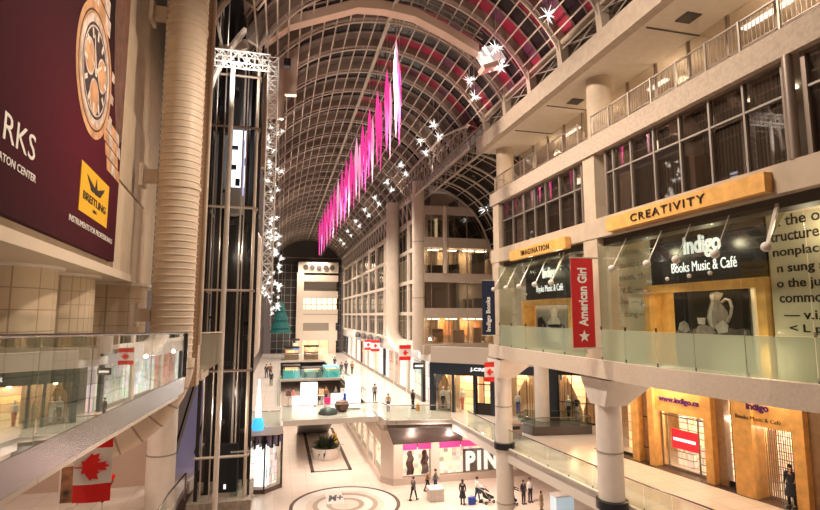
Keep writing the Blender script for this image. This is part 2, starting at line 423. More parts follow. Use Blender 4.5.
# lantern at its right end
crys = mat('crystal_foil', (.8,.78,.76), .15, .9, var=.5, scale=14, bump=.8, emit=(1,.93,.85), es=.25)
la = thing('glitter_box', 'glittering clear box lantern at the right end of the polygonal gantry', 'lantern', (10.7,24.6,13.7))
mb = MB(); 
R = Matrix.Rotation(.6,3,'Y') @ Matrix.Rotation(.5,3,'Z')
def rbox(mb, c, hx, hy, hz, R):
    mb.hexa([Vector(c)+R@Vector((sx*hx,sy*hy,sz*hz)) for sx,sy,sz in ((-1,-1,-1),(1,-1,-1),(1,1,-1),(-1,1,-1),(-1,-1,1),(1,-1,1),(1,1,1),(-1,1,1))])
rbox(mb, (10.7,24.6,13.8), .5,.5,.42, R); mb.build('box', crys, la)
mb = MB(); rbox(mb, (10.55,24.5,13.2), .52,.4,.12, Matrix.Rotation(-.4,3,'Y')); mb.build('tray', mat('gantry_beige',(0,0,0)), la)
mb = MB()
for k in range(26):
    a = Vector((random.uniform(-1,1),random.uniform(-1,1),random.uniform(-1,1))).normalized(); mb.bar(Vector((10.7,24.6,13.8))+a*.25, Vector((10.7,24.6,13.8))+a*.75, .03)
mb.build('sparkle_rod', emis('sparkle', (1,.92,.82), 3), la)

# ---------------- hanging star lights
ORD = ['nearest','second nearest','third nearest','fourth nearest','fifth nearest','sixth nearest','seventh nearest','eighth nearest','ninth nearest','tenth nearest','eleventh nearest','twelfth nearest','thirteenth nearest','fourteenth nearest','fifteenth nearest','farthest']
stare = emis('star_glow', (1,.95,.88), 2.2)
def star_mesh(r, n=16):
    mb = MB(); rnd = random.Random(3)
    mb.ball((0,0,0), r*.12, 8, 5)
    for k in range(n):
        d = Vector((rnd.gauss(0,1),rnd.gauss(0,1),rnd.gauss(0,1))).normalized()*r*rnd.uniform(.7,1.15)
        mb.tube([(0,0,0), tuple(d)], r*.02, 4, rs=[r*.035, r*.006])
    o = mb.build('spikes', stare); return o
protos = star_mesh(.55)
def star(loc, s, label, group, rodz=None):
    t = thing('star_light', label, 'light', loc, group)
    c = protos.copy(); COL.objects.link(c); c.parent = t; c.scale = (s,s,s); c.rotation_euler = (random.random()*6,random.random()*6,0)
    if rodz: MB().tube([loc, (loc[0],loc[1],rodz)], .015, 4).build('cord', alu, t)
    return t
SY = [17.5,22.3,26.0,33,36.5,43,49,56,63,71,80,90]
for i, y in enumerate(SY):
    for k, (x, z, w) in enumerate(((9.95,13.1,'left'),(10.6,12.6,'right'))):
        zt = VZ+math.sqrt(VR**2-(x-VX)**2)-.4
        star((x, y+.9*k, z), .78, 'spiky star light under the right vault, %s one of the %s pair' % (w, ORD[i]), 'star lights under the right side of the vault', zt)
star((17.4,41.5,9.3), 1.5, 'large cluster of white spikes hanging before the dark side vault above the office floors', None, 11.8)
star((12.0,13.5,12.6), 1.0, 'spiky white star light beside the upper right clerestory near the frame edge', None, 13.2)
# garland of stars at left
gn = thing('light_garland', 'long vertical garland of white star lights hanging at the left of the vault', 'garland', (-.45,30,11.4))
mb = MB()
for k in range(3): mb.tube([(-.75+.3*k,30+k*.4,11.6),(-.75+.3*k,30+k*.4,.3)], .012, 4)
mb.build('cord', alu, gn)
for k in range(46):
    c = protos.copy(); COL.objects.link(c); c.name = 'star'; c.parent = gn
    c.location = (random.choice([-.4,-.1,.2])+random.uniform(-.15,.15), random.uniform(-.3,.8), -random.uniform(.3,11)); s = random.uniform(.25,.48); c.scale = (s,s,s); c.rotation_euler = (random.random()*6,random.random()*6,0)
gn2 = thing('light_garland', 'far vertical garland of small star lights left of the end tower', 'garland', (-.9,52,9.5))
MB().tube([(-.9,52,9.9),(-.9,52,-1)], .02, 4).build('cord', alu, gn2)
for k in range(26):
    c = protos.copy(); COL.objects.link(c); c.name = 'star'; c.parent = gn2
    c.location = (random.uniform(-.5,.9), random.uniform(-.5,.5), -random.uniform(0,10)); s = random.uniform(.4,.8); c.scale = (s,s,s)
bpy.data.objects.remove(protos)

# ---------------- pink hanging spindles
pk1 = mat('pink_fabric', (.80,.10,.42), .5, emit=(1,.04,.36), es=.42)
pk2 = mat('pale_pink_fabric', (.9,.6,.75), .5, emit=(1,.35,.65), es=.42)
SPY = [24.9,27.3,30.2,33.2,36.2,39.3,42.5,45.8,49.2,52.7,56.5,60.5,64.6,69.0,73.6,78.5]
def spindle(loc, top, bot, r, m, label, group, tw):
    t = thing('hanging_spindle', label, 'decoration', loc, group); x, y = loc[0], loc[1]
    zs = [top-(top-bot)*k/12 for k in range(13)]
    mb = MB(); rings = []
    for k, z in enumerate(zs):
        f = k/12; rr = r*(math.sin(PI*min(1, f*1.15+.02))**.8 if f < .45 else max(.02, ((1-f)/.55)**.75))
        rings.append(mb.pts([(x+rr*math.cos(a+f*tw)*(1 if q % 2 else .55), y+rr*math.sin(a+f*tw)*(1 if q % 2 else .55), z) for q, a in enumerate([2*PI*s/8 for s in range(8)])]))
    for A, B in zip(rings, rings[1:]):
        for q in range(8): l = (q+1) % 8; mb.face([A+q, A+l, B+l, B+q])
    mb.build('fabric', m, t)
    MB().tube([(x,y,top),(x,y,VZ+math.sqrt(VR**2-(x-VX)**2)-.5)], .012, 4).build('wire', alu, t)
for i, y in enumerate(SPY):
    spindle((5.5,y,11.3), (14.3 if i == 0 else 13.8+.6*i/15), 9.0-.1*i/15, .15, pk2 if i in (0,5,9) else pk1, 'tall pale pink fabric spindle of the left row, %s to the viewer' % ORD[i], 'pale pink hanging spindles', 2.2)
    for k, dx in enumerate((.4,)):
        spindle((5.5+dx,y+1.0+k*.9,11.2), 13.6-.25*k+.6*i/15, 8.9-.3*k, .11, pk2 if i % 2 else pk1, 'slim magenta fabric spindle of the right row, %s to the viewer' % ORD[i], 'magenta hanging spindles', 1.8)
# ================================================================= RIGHT FACADE (plane X = 12.8)
R_X = 12.8
PA, PB, PC = 19.3, 29.3, 9.0     # pier centres along Y
# level 3 slab
slab_edge = [(13.9,4),(13.9,10),(13.4,11.8),(12.95,14.2),(12.72,16.8),(12.7,20.2),(12.55,23.5),(12.6,26.5),(12.75,30.2)]
struct(MB().prism(slab_edge+[(18,30.2),(21.5,29),(21.5,4)], -2.48, -1.95).build('floor', conc))
fasm = mat('slab_fascia_concrete', (.62,.52,.43), .8, var=.08, scale=14, bump=.2)
f3 = MB()
for a, b in zip(slab_edge, slab_edge[1:]):
    f = Fr(a, b); f.box(f3, -.01, f.L+.01, -.02, .16, -2.52, -1.80)
struct(f3.build('trim_6', fasm))
# piers
for nm, yc, w in (('A',PA,.5),('B',PB,.5),('C',PC-.2,.5)):
    wh = {'A':'between the two wood signs','B':'at the far corner of the store facade','C':'at the right edge of the frame'}[nm]
    t = thing('facade_pier', 'beige pier of the upper facade %s' % wh, 'pier', (R_X+.5,yc,-1.95))
    MB().box(R_X-.02, yc-w, -1.95, R_X+.95, yc+w, 3.2).build('lower_shaft', beige, t)
    MB().box(R_X+.04, yc-w*.85, 4.0, R_X+.9, yc+w*.85, 6.83).build('upper_shaft', beige, t)
    if nm != 'C':
        MB().lathe(R_X+.75, yc, [(.55,7.6),(.55,10.44)], 24).build('round_column', beige, t, True)
# round columns under level 3
def roundcol(label, x, y, r, z0, z1, rings, m=ductw, base=None, cap=True):
    t = thing('column', label, 'column', (x,y,z0))
    MB().lathe(x,y,[(r,z0),(r,z1)],32).build('shaft', m, t, True)
    for z in rings: MB().lathe(x,y,[(r+.02,z-.03),(r+.02,z+.03)],32).build('joint_band', concd, t, True)
    if base is not None: MB().lathe(x,y,[(r+.12,base-.05),(r+.12,base+.28),(r+.03,base+.32)],32).build('base_collar', black, t, True)
    if cap:
        MB().hexa([(x-r,y-r,z1-1.1),(x+r,y-r,z1-1.1),(x+r,y+r,z1-1.1),(x-r,y+r,z1-1.1),(x-r-.1,y-r-.5,z1-.02),(x+r+1.3,y-r-.5,z1-.02),(x+r+1.3,y+r+.5,z1-.02),(x-r-.1,y+r+.5,z1-.02)]).build('capital', m, t)
    return t
roundcol('thick round white column on the promenade under the store slab, nearest', 13.45, 19.5, .52, L2, -2.62, [-5.6], whitep, L2)
roundcol('round white column rising from the lower court past the promenade edge', 13.15, 29.4, .5, L1, -2.62, [-5.4,-10.9], whitep, L2)
roundcol('round column standing in front of the lit wood shop behind the stair opening', 18.0, 33.7, .5, L2, -2.62, [], whitep, None, False)

# floor beam between level 3 and 4
bm = MB().box(R_X-.05, 4, 3.2, R_X+.9, 30.0, 4.0); struct(bm.build('trim_7', beige))
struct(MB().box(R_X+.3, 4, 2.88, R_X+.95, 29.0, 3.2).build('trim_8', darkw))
# level 4 slab behind, ceilings
struct(MB().box(R_X+.95, 4, 3.25, 21, 30, 3.95).build('ceiling', beige))
struct(MB().box(R_X-.05, 4, 6.83, R_X+.35, 30.0, 7.6).build('trim_9', conc))
struct(MB().box(R_X+.35, 4, 6.83, 21, 30, 7.25).build('floor', beige))
# wooden name beams
def wood_beam(label, y0, y1, s, ty0, ty1, z0, z1):
    t = thing('wooden_sign_beam', label, 'sign', (R_X-.3,(y0+y1)/2,z0))
    bd_ = MB().box(R_X-.33, y0, z0, R_X-.055, y1, z1).build('board', wood, t)
    text('lettering', s, blackl, bd_, (R_X-.33, ty0, z0+.13), (0,-1,0), (0,0,1), ty0-ty1, .28, .03, .004, 0, 1.25)
wood_beam('long honey wood beam sign lettered CREATIVITY', 10.75, 17.7, 'CREATIVITY', 16.2, 12.75, 3.28, 3.82)
wood_beam('shorter honey wood beam sign lettered IMAGINATION', 20.75, 26.65, 'IMAGINATION', 25.2, 22.2, 3.02, 3.56)

# level 4 windows
wmet = mat('window_bronze', (.30,.24,.20), .4, .5); wlit = mat('window_mullion_pale', (.36,.32,.28), .4, .4)
def win_band(n, y0, y1, muls, tz, glm, zb=4.0, zt=6.83, x=R_X+.25, blinds=()):
    t = thing('window_%d' % n, None, None, (x,(y0+y1)/2,zb)); struct(t, 'bronze framed upper window band')
    mb = MB().box(x-.05,y0,zb,x+.08,y1,zb+.08).box(x-.05,y0,zt-.08,x+.08,y1,zt).box(x-.08,y0,zb,x+.1,y0+.12,zt).box(x-.08,y1-.12,zb,x+.1,y1,zt)
    mb.build('window_frame', wmet, t)
    for m in muls: MB().box(x-.07,m-.035,zb,x+.07,m+.035,zt).build('mullion', wlit, t)
    MB().box(x-.06,y0,tz-.03,x+.06,y1,tz+.03).build('transom', wlit, t)
    ms = sorted([y0]+list(muls)+[y1])
    for a, b in zip(ms, ms[1:]):
        MB().box(x, a, zb, x+.015, b, zt).build('pane', glm, t)
    for a, b, z0, z1, mm in blinds: MB().box(x+.12, a, z0, x+.14, b, z1).build('blind', mm, t)
    return t
bl1 = tilemat('vertical_blind_grey', (.24,.21,.19), (.20,.175,.16), (.10,.085,.075), .13, 9, .02, .6, 'YZ')
bl2 = tilemat('vertical_blind_pale', (.50,.43,.38), (.44,.38,.33), (.30,.25,.22), .13, 9, .02, .6, 'YZ')
win_band(1, 10.35, 18.35, [11.67,12.92,14.18,15.44,16.7,17.8], 5.86, gld, blinds=((10.4,11.6,4.05,6.8,bl1),(11.7,12.9,4.05,5.8,bl1),(14.2,15.4,4.05,6.8,bl1),(15.5,16.65,4.05,6.8,bl1),(12.95,14.15,5.2,6.8,bl1),(11.7,12.9,5.95,6.8,bl1),(17.85,18.2,4.05,6.8,bl1),(16.75,17.75,4.1,6.75,bl2)))
win_band(2, 20.0, 28.75, [20.69,22.0,23.35,24.52,25.8,27.2], 5.68, gld, blinds=((24.55,25.75,5.7,6.75,bl2),(25.8,27.1,4.1,6.75,bl2),(23.4,24.5,4.1,6.75,bl1),(27.25,28.6,4.1,6.75,bl1),(22.05,23.3,5.0,6.75,bl1),(20.75,21.95,4.1,6.75,bl1),(24.6,25.7,4.1,5.65,bl1)))
win_band(3, 5.0, 9.9, [6.5,8.2], 5.86, gld, blinds=((8.3,9.8,4.1,6.8,bl1),))
MBp = thing('corner_post', 'slim round bronze post at the end of the right window band', 'post', (R_X-.05,10.15,4.0))
MB().lathe(R_X+.05,10.15,[(.13,4.0),(.13,6.83)],16).build('shaft', wmet, MBp, True)
struct(MB().box(16.0,4,4.0,16.2,30,6.83).build('wall_office', mat('office_wall', (.22,.17,.14), .8)))
# glow of office behind the bright bay of the windows is a lit ceiling panel row
for i, y in enumerate((12,17.2,23,27)):
    t = tag(MB().box(14.2, y-.6, 6.72, 14.8, y+.6, 6.8).build('office_ceiling_lamp', emis('office_lamp', (1,.86,.66), 2)), 'recessed ceiling lamp behind the upper window band, %s' % ORD[i], 'light')

# balcony rail of level 5
mat('post_bronze', (.42,.36,.30), .4, .5)
def rail(label, x, y0, y1, z0, z1, n):
    t = thing('gallery_railing', label, 'railing', (x,(y0+y1)/2,z0))
    MB().box(x-.03,y0,z1-.05,x+.03,y1,z1).build('top_rail', wmet, t)
    MB().box(x-.02,y0,z0+.1,x+.02,y1,z0+.13).build('bottom_rail', wmet, t)
    for k in range(n+1):
        y = y0+(y1-y0)*k/n; MB().box(x-.06,y-.03,z0-.35,x-.0,y+.03,z1).build('post', MATS['post_bronze'], t)
    mb = MB(); m = int((y1-y0)/.13)
    for k in range(m): y = y0+(y1-y0)*k/m; mb.box(x-.008,y-.008,z0+.1,x+.008,y+.008,z1-.04)
    mb.build('balusters', wmet, t)
rail('metal picket railing along the upper gallery above the right windows', R_X+.02, 4, 18.9, 7.6, 8.55, 12)
rail('metal picket railing along the upper gallery farther from the viewer', R_X+.02, 19.9, 29.2, 7.6, 8.55, 7)
# gallery back glazing
gz = thing('window_4', None, None, (14.95,17,7.25)); struct(gz, 'bronze glazing wall at the back of the upper gallery')
for k in range(15): y = 30-1.8*k; MB().box(14.9,y-.05,7.25,15.0,y+.05,10.45).build('mullion', wmet, gz)
MB().box(14.9,4,8.9,15,30,8.97).build('transom', wmet, gz)
MB().box(14.94,4,7.25,14.96,30,10.45).build('pane', glass('gallery_glass', (.85,.8,.74), .05, .03, .5), gz)
struct(MB().box(17.6,4,7.25,17.8,30,10.45).build('wall_gallery', mat('gallery_wall', (.60,.52,.42), .7, var=.1)))
lampw = emis('tube_lamp', (1,.92,.8), 1.6)
for i, (x, y, l) in enumerate(((16.2,13.4,.9),(16.4,10.2,.5),(15.9,25.5,.9),(16.2,7.5,.8),(16.4,19.0,.6))):
    tag(MB().box(x-.12,y-l,10.38,x+.12,y+l,10.452).build('strip_lamp', lampw), 'white strip lamp under the gallery ceiling, %s' % ['behind the middle posts','near the top right','near the far end of the gallery','beyond the frame corner','beside the round column'][i], 'light')
mb = thing('planter_box', 'dark wooden partition box standing inside the upper gallery', 'cabinet', (15.6,16.6,7.25))
MB().box(15.5,15.2,7.25,16.1,17.6,8.3).build('body', tilemat('slat_partition', (.14,.09,.06),(.12,.08,.05),(.03,.02,.02),.12,9,.03,.5,'YZ'), mb)
MB().box(15.45,15.15,8.3,16.15,17.65,8.36).build('top', dark, mb)
tag(MB().box(15.2,19.4,7.25,15.9,20.3,8.35).build('vending_cabinet', mat('red_cabinet', (.7,.09,.03), .4)), 'small red orange cabinet beside the gallery round column', 'cabinet')
# thick roof slab over the gallery
struct(MB().box(12.5,4,10.45,21,30.4,10.62).build('ceiling', mat('gallery_soffit', (.62,.55,.47), .75, var=.05)))
struct(MB().box(12.1,4,10.45,12.5,30.5,11.35).build('trim_10', mat('slab_edge_beige', (.42,.34,.27), .7, var=.1)))
struct(MB().box(12.5,4,10.62,21,30.4,11.3).build('floor', concd))
mb = MB()
for y in (11.5,15.1,22.4,26): mb.box(12.7,y-.03,10.42,15.0,y+.03,10.45)
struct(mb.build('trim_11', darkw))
mb = thing('ceiling_vent', 'square grille in the gallery soffit near the middle', 'vent', (13.7,14.2,10.42))
MB().box(13.4,13.9,10.41,14.0,14.5,10.45).build('grille', darkw, mb)
t2 = thing('ceiling_vent', 'square grille in the gallery soffit near the far column', 'vent', (13.8,21.6,10.42))
MB().box(13.5,21.3,10.41,14.1,21.9,10.45).build('grille', darkw, t2)
# clerestory between slab and vault spring
cl = thing('window_5', None, None, (12.6,17,11.3)); struct(cl, 'clerestory frames at the foot of the vault')
for j, y in enumerate(ys):
    if 5 < y < 30.2:
        MB().hexa([(12.3,y-.2,11.3),(12.95,y-.2,11.3),(12.95,y+.2,11.3),(12.3,y+.2,11.3),(12.1,y-.12,13.4),(12.7,y-.12,13.4),(12.7,y+.12,13.4),(12.1,y+.12,13.4)]).build('frame_post', mat('frame_beige', (.50,.41,.33), .6), cl)
mbx = MB()
for j, y in enumerate(ys):
    if 5 < y < 28: mbx.tube([(12.5,y,11.5),(12.5,y+step,12.5)], .03, 4); mbx.tube([(12.5,y+step,11.5),(12.5,y,12.5)], .03, 4)
mbx.build('cross_brace', ribst, cl)
MB().box(12.25,4,12.5,12.6,30.2,12.65).build('head_rail', MATS['frame_beige'], cl); MB().box(12.3,4,11.33,12.6,30.2,11.5).build('sill_rail', MATS['frame_beige'], cl)
MB().box(12.62,4,11.4,12.64,30,12.6).build('pane', gld, cl)
struct(MB().box(14.5,4,11.3,14.6,30,14).build('wall_clerestory', mat('clerestory_back', (.07,.06,.055), .8)))

# ================================================================= LEVEL 3 STOREFRONT
SX = 15.0
storew = mat('store_wall_cream', (.60,.52,.40), .7)
struct(MB().box(SX+.5,4,-1.95,SX+.7,30,3.2).build('wall_store', storew))
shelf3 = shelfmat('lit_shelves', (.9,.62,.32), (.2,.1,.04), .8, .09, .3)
def upper_front(label, ys0, ys1, oy0, oy1, wy0, wy1, signz0, signz1, big):
    # dark sign board
    t = thing('store_sign', label, 'sign', (SX,(ys0+ys1)/2,signz0))
    t = MB().box(SX-.08, ys0, signz0, SX, ys1, signz1).build('board', black, t)
    W = ys1-ys0
    if big:
        text('name_lettering', 'Indigo', whitel, t, (SX-.08,16.42,2.08), (0,-1,0), (0,0,1), 1.72, .86, .03, .03)
        text('tagline_lettering', 'Books Music & Café', whitel, t, (SX-.08,17.1,1.62), (0,-1,0), (0,0,1), 3.0, .38, .02, .0)
    else:
        text('name_lettering', 'Indigo', whitel, t, (SX-.08,27.4,1.95), (0,-1,0), (0,0,1), 1.5, .8, .03, .03)
        text('tagline_lettering', 'Books Music & Café', whitel, t, (SX-.08,28.2,1.35), (0,-1,0), (0,0,1), 3.0, .38, .02, .0)
    # orange portal
    p = thing('store_portal', ('honey wood window portal below the dark sign, wide with jug poster' if big else 'honey wood window portal below the far dark sign'), 'shop window', (SX,(oy0+oy1)/2,-1.95))
    MB().box(SX-.25,oy0,signz0-.32,SX+.1,oy1,signz0).build('lintel', wood, p)
    MB().box(SX-.25,oy0,-1.95,SX+.4,oy0+.32,signz0-.32).build('jamb', wood, p)
    MB().box(SX-.25,oy1-.32,-1.95,SX+.4,oy1,signz0-.32).build('jamb', wood, p)
    MB().box(SX+.38,oy0+.3,-1.95,SX+.44,wy0-.05,signz0-.32).build('shelf_wall', shelf3, p)
    MB().box(SX+.38,wy1+.05,-1.95,SX+.44,oy1-.3,signz0-.32).build('side_wall', wood, p)
    MB().box(SX+.2,wy0-.16,-1.95,SX+.36,wy0-.02,signz0-.32).build('white_post', mat('lit_white_post', (.85,.78,.68), .5), p)
    light('portal_lamp', 'AREA', (SX-.1, (oy0+oy1)/2, signz0-.36), 16, (1,.72,.42), .3, (oy1-oy0)*.8, (0,-.5,0))
upper_front('large black store sign board with white name above the jug poster', 13.0, 18.27, 13.0, 18.6, 13.95, 17.3, 1.2, 3.22, True)
upper_front('black store sign board with white name in the far bay', 24.2, 29.6, 24.2, 29.95, 25.0, 28.7, .9, 3.0, False)
# posters (flat printed)
pd = mat('poster_dark', (.008,.006,.005), .8, spec=.1); pg = mat('poster_grey', (.20,.17,.15), .8, var=.4, scale=3, spec=.1); pm_ = mat('poster_mid', (.08,.065,.06), .8, var=.5, scale=3, spec=.1); plg = mat('poster_pale', (.38,.34,.31), .8, var=.25, scale=3, spec=.1)
po = thing('jug_poster', 'large dark sepia poster of a pale jug with bread in the store window', 'poster', (SX+.1,15.6,-1.95))
MB().box(SX+.1,13.95,-1.95,SX+.14,17.3,.88).build('sheet', pd, po)
def yz(pts, x): return [(x, 17.3-(px-671)/(747-671)*3.35, pz) for px, pz in pts]
def flat(name, pts, m, par, x): mb = MB(); mb.ext(yz(pts, x), (.012,0,0)); return mb.build(name, m, par)
jug = [(711,.68),(713,.78),(719,.83),(725,.76),(724,.66),(721,.5),(723.5,.35),(728,.1),(728.5,-.15),(725,-.42),(720,-.52),(713,-.5),(709,-.38),(707,-.12),(708.5,.15),(711.5,.4),(712.5,.55)]
flat('jug_shape', jug, pg, po, SX+.085)
flat('jug_light_side', [(712.5,.7),(716,.74),(715.5,.4),(713,.1),(712.5,-.3),(714,-.45),(711,-.4),(708.8,-.1),(710.5,.2),(713.2,.45)], plg, po, SX+.075)
mb = MB(); mb.tube([(SX+.08, 17.3-(px-671)/76*3.35, z) for px, z in ((723.5,.45),(727,.55),(731,.5),(732.5,.25),(731,-.0),(727.5,-.25))], .05, 6); mb.build('jug_handle', plg, po)
flat('table_cloth', [(671,-1.9),(671,-.62),(677,-.55),(684,-.66),(694,-.5),(706,-.55),(716,-.6),(727,-.42),(734,-.5),(741,-.44),(747,-.5),(747,-1.9)], pm_, po, SX+.088)
flat('bread_shape', [(694,-.66),(697,-.42),(703,-.34),(711,-.42),(716,-.62),(709,-.74),(699,-.76)], pg, po, SX+.077)
flat('bowl_shape', [(697,-.1),(706,-.1),(705,-.34),(698,-.34)], plg, po, SX+.08)
flat('fruit_shape', [(675,-.55),(677,-.3),(682,-.22),(687,-.34),(688,-.58),(682,-.68)], pg, po, SX+.079)
flat('cheese_shape', [(715,-.4),(723,-.18),(728,-.34),(727,-.6),(718,-.66)], plg, po, SX+.078)
p2 = thing('cafe_poster', 'grey poster of a pale figure with bowls in the far store window', 'poster', (SX+.1,26.8,-1.95))
MB().box(SX+.1,25.0,-1.95,SX+.14,28.7,.55).build('sheet', mat('poster_grey2', (.16,.14,.13), .5), p2)
def yz2(pts, x): return [(x, 28.7-(px-534)/(566-534)*3.7, pz) for px, pz in pts]
for nm, pts, m in (('pale_shape', [(549,.25),(553,.4),(556,.25),(555,-.1),(558,-.3),(558,-1.5),(546,-1.5),(546,-.4),(550,-.1)], plg), ('dark_shape', [(536,-1.7),(536,-.2),(540,-.1),(544,-.5),(545,-1.7)], pd), ('bowl_shape', [(546,-.55),(560,-.5),(558,-.75),(548,-.8)], black)):
    mb = MB(); mb.ext(yz2(pts, SX+.08), (.012,0,0)); mb.build(nm, m, p2)
# dictionary text panels
pp = mat('cream_print_panel', (.60,.52,.38), .6)
tp = thing('text_panel', 'cream wall panel printed with large dictionary words right of the store sign', 'wall graphic', (SX+.3,11,-1.95))
MB().box(SX-.04,8.2,-1.95,SX+.3,12.95,3.2).build('panel', pp, tp)
for s, y0, w, z0, h in (('1. the ord',12.72,1.9,2.72,.34),('tructure, a',12.85,1.95,2.2,.34),('nonplace',12.8,1.65,1.72,.36),('n sung aft',12.7,1.75,1.22,.36),('o the jubil',12.75,1.75,.75,.36),('commonp',12.7,1.75,.28,.30),('— v.i. 7.',12.6,1.6,-.13,.28),('< L prō',12.45,1.45,-.58,.32)):
    text('lettering', s, blackl, tp, (SX-.04,y0,z0), (0,-1,0), (0,0,1), w, h, .012, .012)
tq = thing('text_panel', 'cream wall panel printed with faint dictionary words left of the large sign', 'wall graphic', (SX+.3,19,-1.95))
MB().box(SX-.04,18.65,-1.95,SX+.3,22.6,3.19).build('panel', pp, tq)
gt = mat('grey_print', (.30,.25,.18), .6)
for s, y0, w, z0 in (('of prose',20.6,1.6,2.6),('rson; th',20.5,1.8,2.05),('mon, th',20.4,1.7,1.5),('v.t. —',20.3,1.6,.95),('he — pr',20.3,1.7,.4),('thing — ',20.2,1.5,-.15)):
    text('lettering', s, gt, tq, (SX-.04,y0,z0), (0,-1,0), (0,0,1), w, .32, .012, .012)

# curved frosted balustrade and clear glass bay
fro = frosted('frosted_glass_band', (.52,.58,.48), .5)
def bay(label, pts, z0, z1, m, cat, cap=False, group=None, nm='glass_balustrade'):
    t = thing(nm, label, cat, (pts[0][0],pts[0][1],z0), group)
    for a, b in zip(pts, pts[1:]):
        f = Fr(a, b); mb = MB(); f.box(mb, .015, f.L-.015, 0, .02, z0, z1); pn_ = mb.build('pane', m, t)
        mb = MB(); f.box(mb, .0, .05, -.02, .03, z0-.02, z0+.12); mb.build('clamp', steel, pn_)
    if cap:
        mb = MB()
        for a, b in zip(pts, pts[1:]): f = Fr(a, b); f.box(mb, 0, f.L, -.02, .04, z1, z1+.04)
        mb.build('handrail', alu, t)
    return t
bA = [(12.75,18.75),(12.72,17.2),(12.78,15.6),(12.98,14.1),(13.3,12.5),(13.9,10.9),(14.3,9.3)]
bB = [(12.68,28.75),(12.58,26.9),(12.56,25.1),(12.58,23.3),(12.68,21.5),(12.75,19.9)]
bay('curved frosted glass balustrade on the slab below the large store sign', bA, -1.8, -.6, fro, 'balustrade')
bay('curved frosted glass balustrade on the slab in the far bay', bB, -1.8, -.6, fro, 'balustrade')
bay('clear curved glass bay screen in front of the large store sign', bA, -.58, 2.86, gl, 'glass screen', nm='glass_screen')
bay('clear curved glass bay screen in front of the far store sign', bB, -.58, 2.86, gl, 'glass screen', nm='glass_screen')
# sloping glass awnings with round fittings and struts
def awning(label, yl, x0, z0, x1, z1, knobs2):
    t = thing('glass_awning', label, 'awning', (x0,yl[0],z0))
    for a, b in zip(yl, yl[1:]):
        MB().hexa([(x0,b+.02,z0),(x1,b+.02,z1),(x1,a-.02,z1),(x0,a-.02,z0),(x0,b+.02,z0+.02),(x1,b+.02,z1+.02),(x1,a-.02,z1+.02),(x0,a-.02,z0+.02)]).build('pane', glass('awning_glass', (.86,.87,.84), .015, .04, .15), t)
    for y in yl:
        MB().ball((x1,y,z1+.03), .13, 12, 8).build('knob', whitep, t, True)
        MB().tube([(x0,y+.35,z0),(x1,y,z1)], .018, 5).build('tie_rod', alu, t)
    for y, z in knobs2: MB().ball((x0-.1,y,z), .07, 10, 6).build('small_knob', whitep, t, True)
    ye = yl[-1]
    MB().hexa([(x0,ye+.35,z0-.1),(x0,ye+.47,z0-.1),(x0,ye+.47,z0+.05),(x0,ye+.35,z0+.05),(x1,ye-.04,z1-.05),(x1,ye+.04,z1-.05),(x1,ye+.04,z1+.04),(x1,ye-.04,z1+.04)]).build('bracket_arm', alu, t)
awning('sloping glass awning on round white knobs above the large store sign', [16.8,14.88,13.55,12.05,10.44], 12.95, 2.95, 12.0, 1.7, [(14.96,1.23),(13.98,1.26),(13.14,1.29)])
awning('sloping glass awning on round white knobs above the far store sign', [27.9,26.2,24.6,22.9,21.3], 12.95, 2.9, 12.0, 1.45, [(25.5,1.1),(24.0,1.15)])

# banners
def banner(label, y0, y1, z0, z1, m, s, x, tw, letters=whitel, star_=False):
    t = thing('hanging_banner', label, 'banner', (x,(y0+y1)/2,z0))
    n = 10; mb = MB()
    MB().box(x-.012,y0,z0,x+.012,y1,z1).build('cloth', m, t)
    MB().tube([(x,y0-.06,z1),(x+.75,y0-.06,z1)] if False else [(x,y0-.08,z1+.01),(x,y1+.08,z1+.01)], .03, 6).build('top_rod', alu, t)
    MB().tube([(x,y0-.08,z0),(x,y1+.08,z0)], .025, 6).build('bottom_rod', alu, t)
    return t
# seen nearly edge-on piers carry them facing down the hall: they hang square to the facade
def cross_banner(label, yc, x0, x1, z0, z1, m):
    t = thing('hanging_banner', label, 'banner', ((x0+x1)/2,yc,z0))
    cth = MB().box(x0,yc-.012,z0,x1,yc+.012,z1).build('cloth', m, t)
    MB().tube([(x0-.05,yc,z1+.02),(x1+.3,yc,z1+.02)], .03, 6).build('top_rod', alu, t)
    MB().tube([(x0-.05,yc,z0-.02),(x1+.3,yc,z0-.02)], .03, 6).build('bottom_rod', alu, t)
    return t
t = cross_banner('tall red cloth banner with white vertical lettering and star beside the pier', 18.55, 11.35, 12.35, -1.3, 2.3, red)
text('lettering', 'American Girl', wlp, t, (12.05,18.538,-.45), (0,0,1), (-1,0,0), 2.35, .42, .01, .03)
mb = MB(); c5 = []
for k in range(10):
    a = PI/2+k*PI/5; r = .25 if k % 2 == 0 else .105; c5.append((11.85+r*math.cos(a), 18.525, -.85+r*math.sin(a)))
mb.ext(c5, (0,.012,0)); mb.build('star', wlp, t)
t = cross_banner('navy cloth banner with white vertical lettering hanging before the office block', 28.2, 11.4, 12.2, -1.15, 2.0, mat('navy_cloth', (.008,.014,.05), .7))
text('lettering', 'Indigo Books', wlp, t, (11.98,28.188,-.95), (0,0,1), (-1,0,0), 2.0, .34, .01, .03)

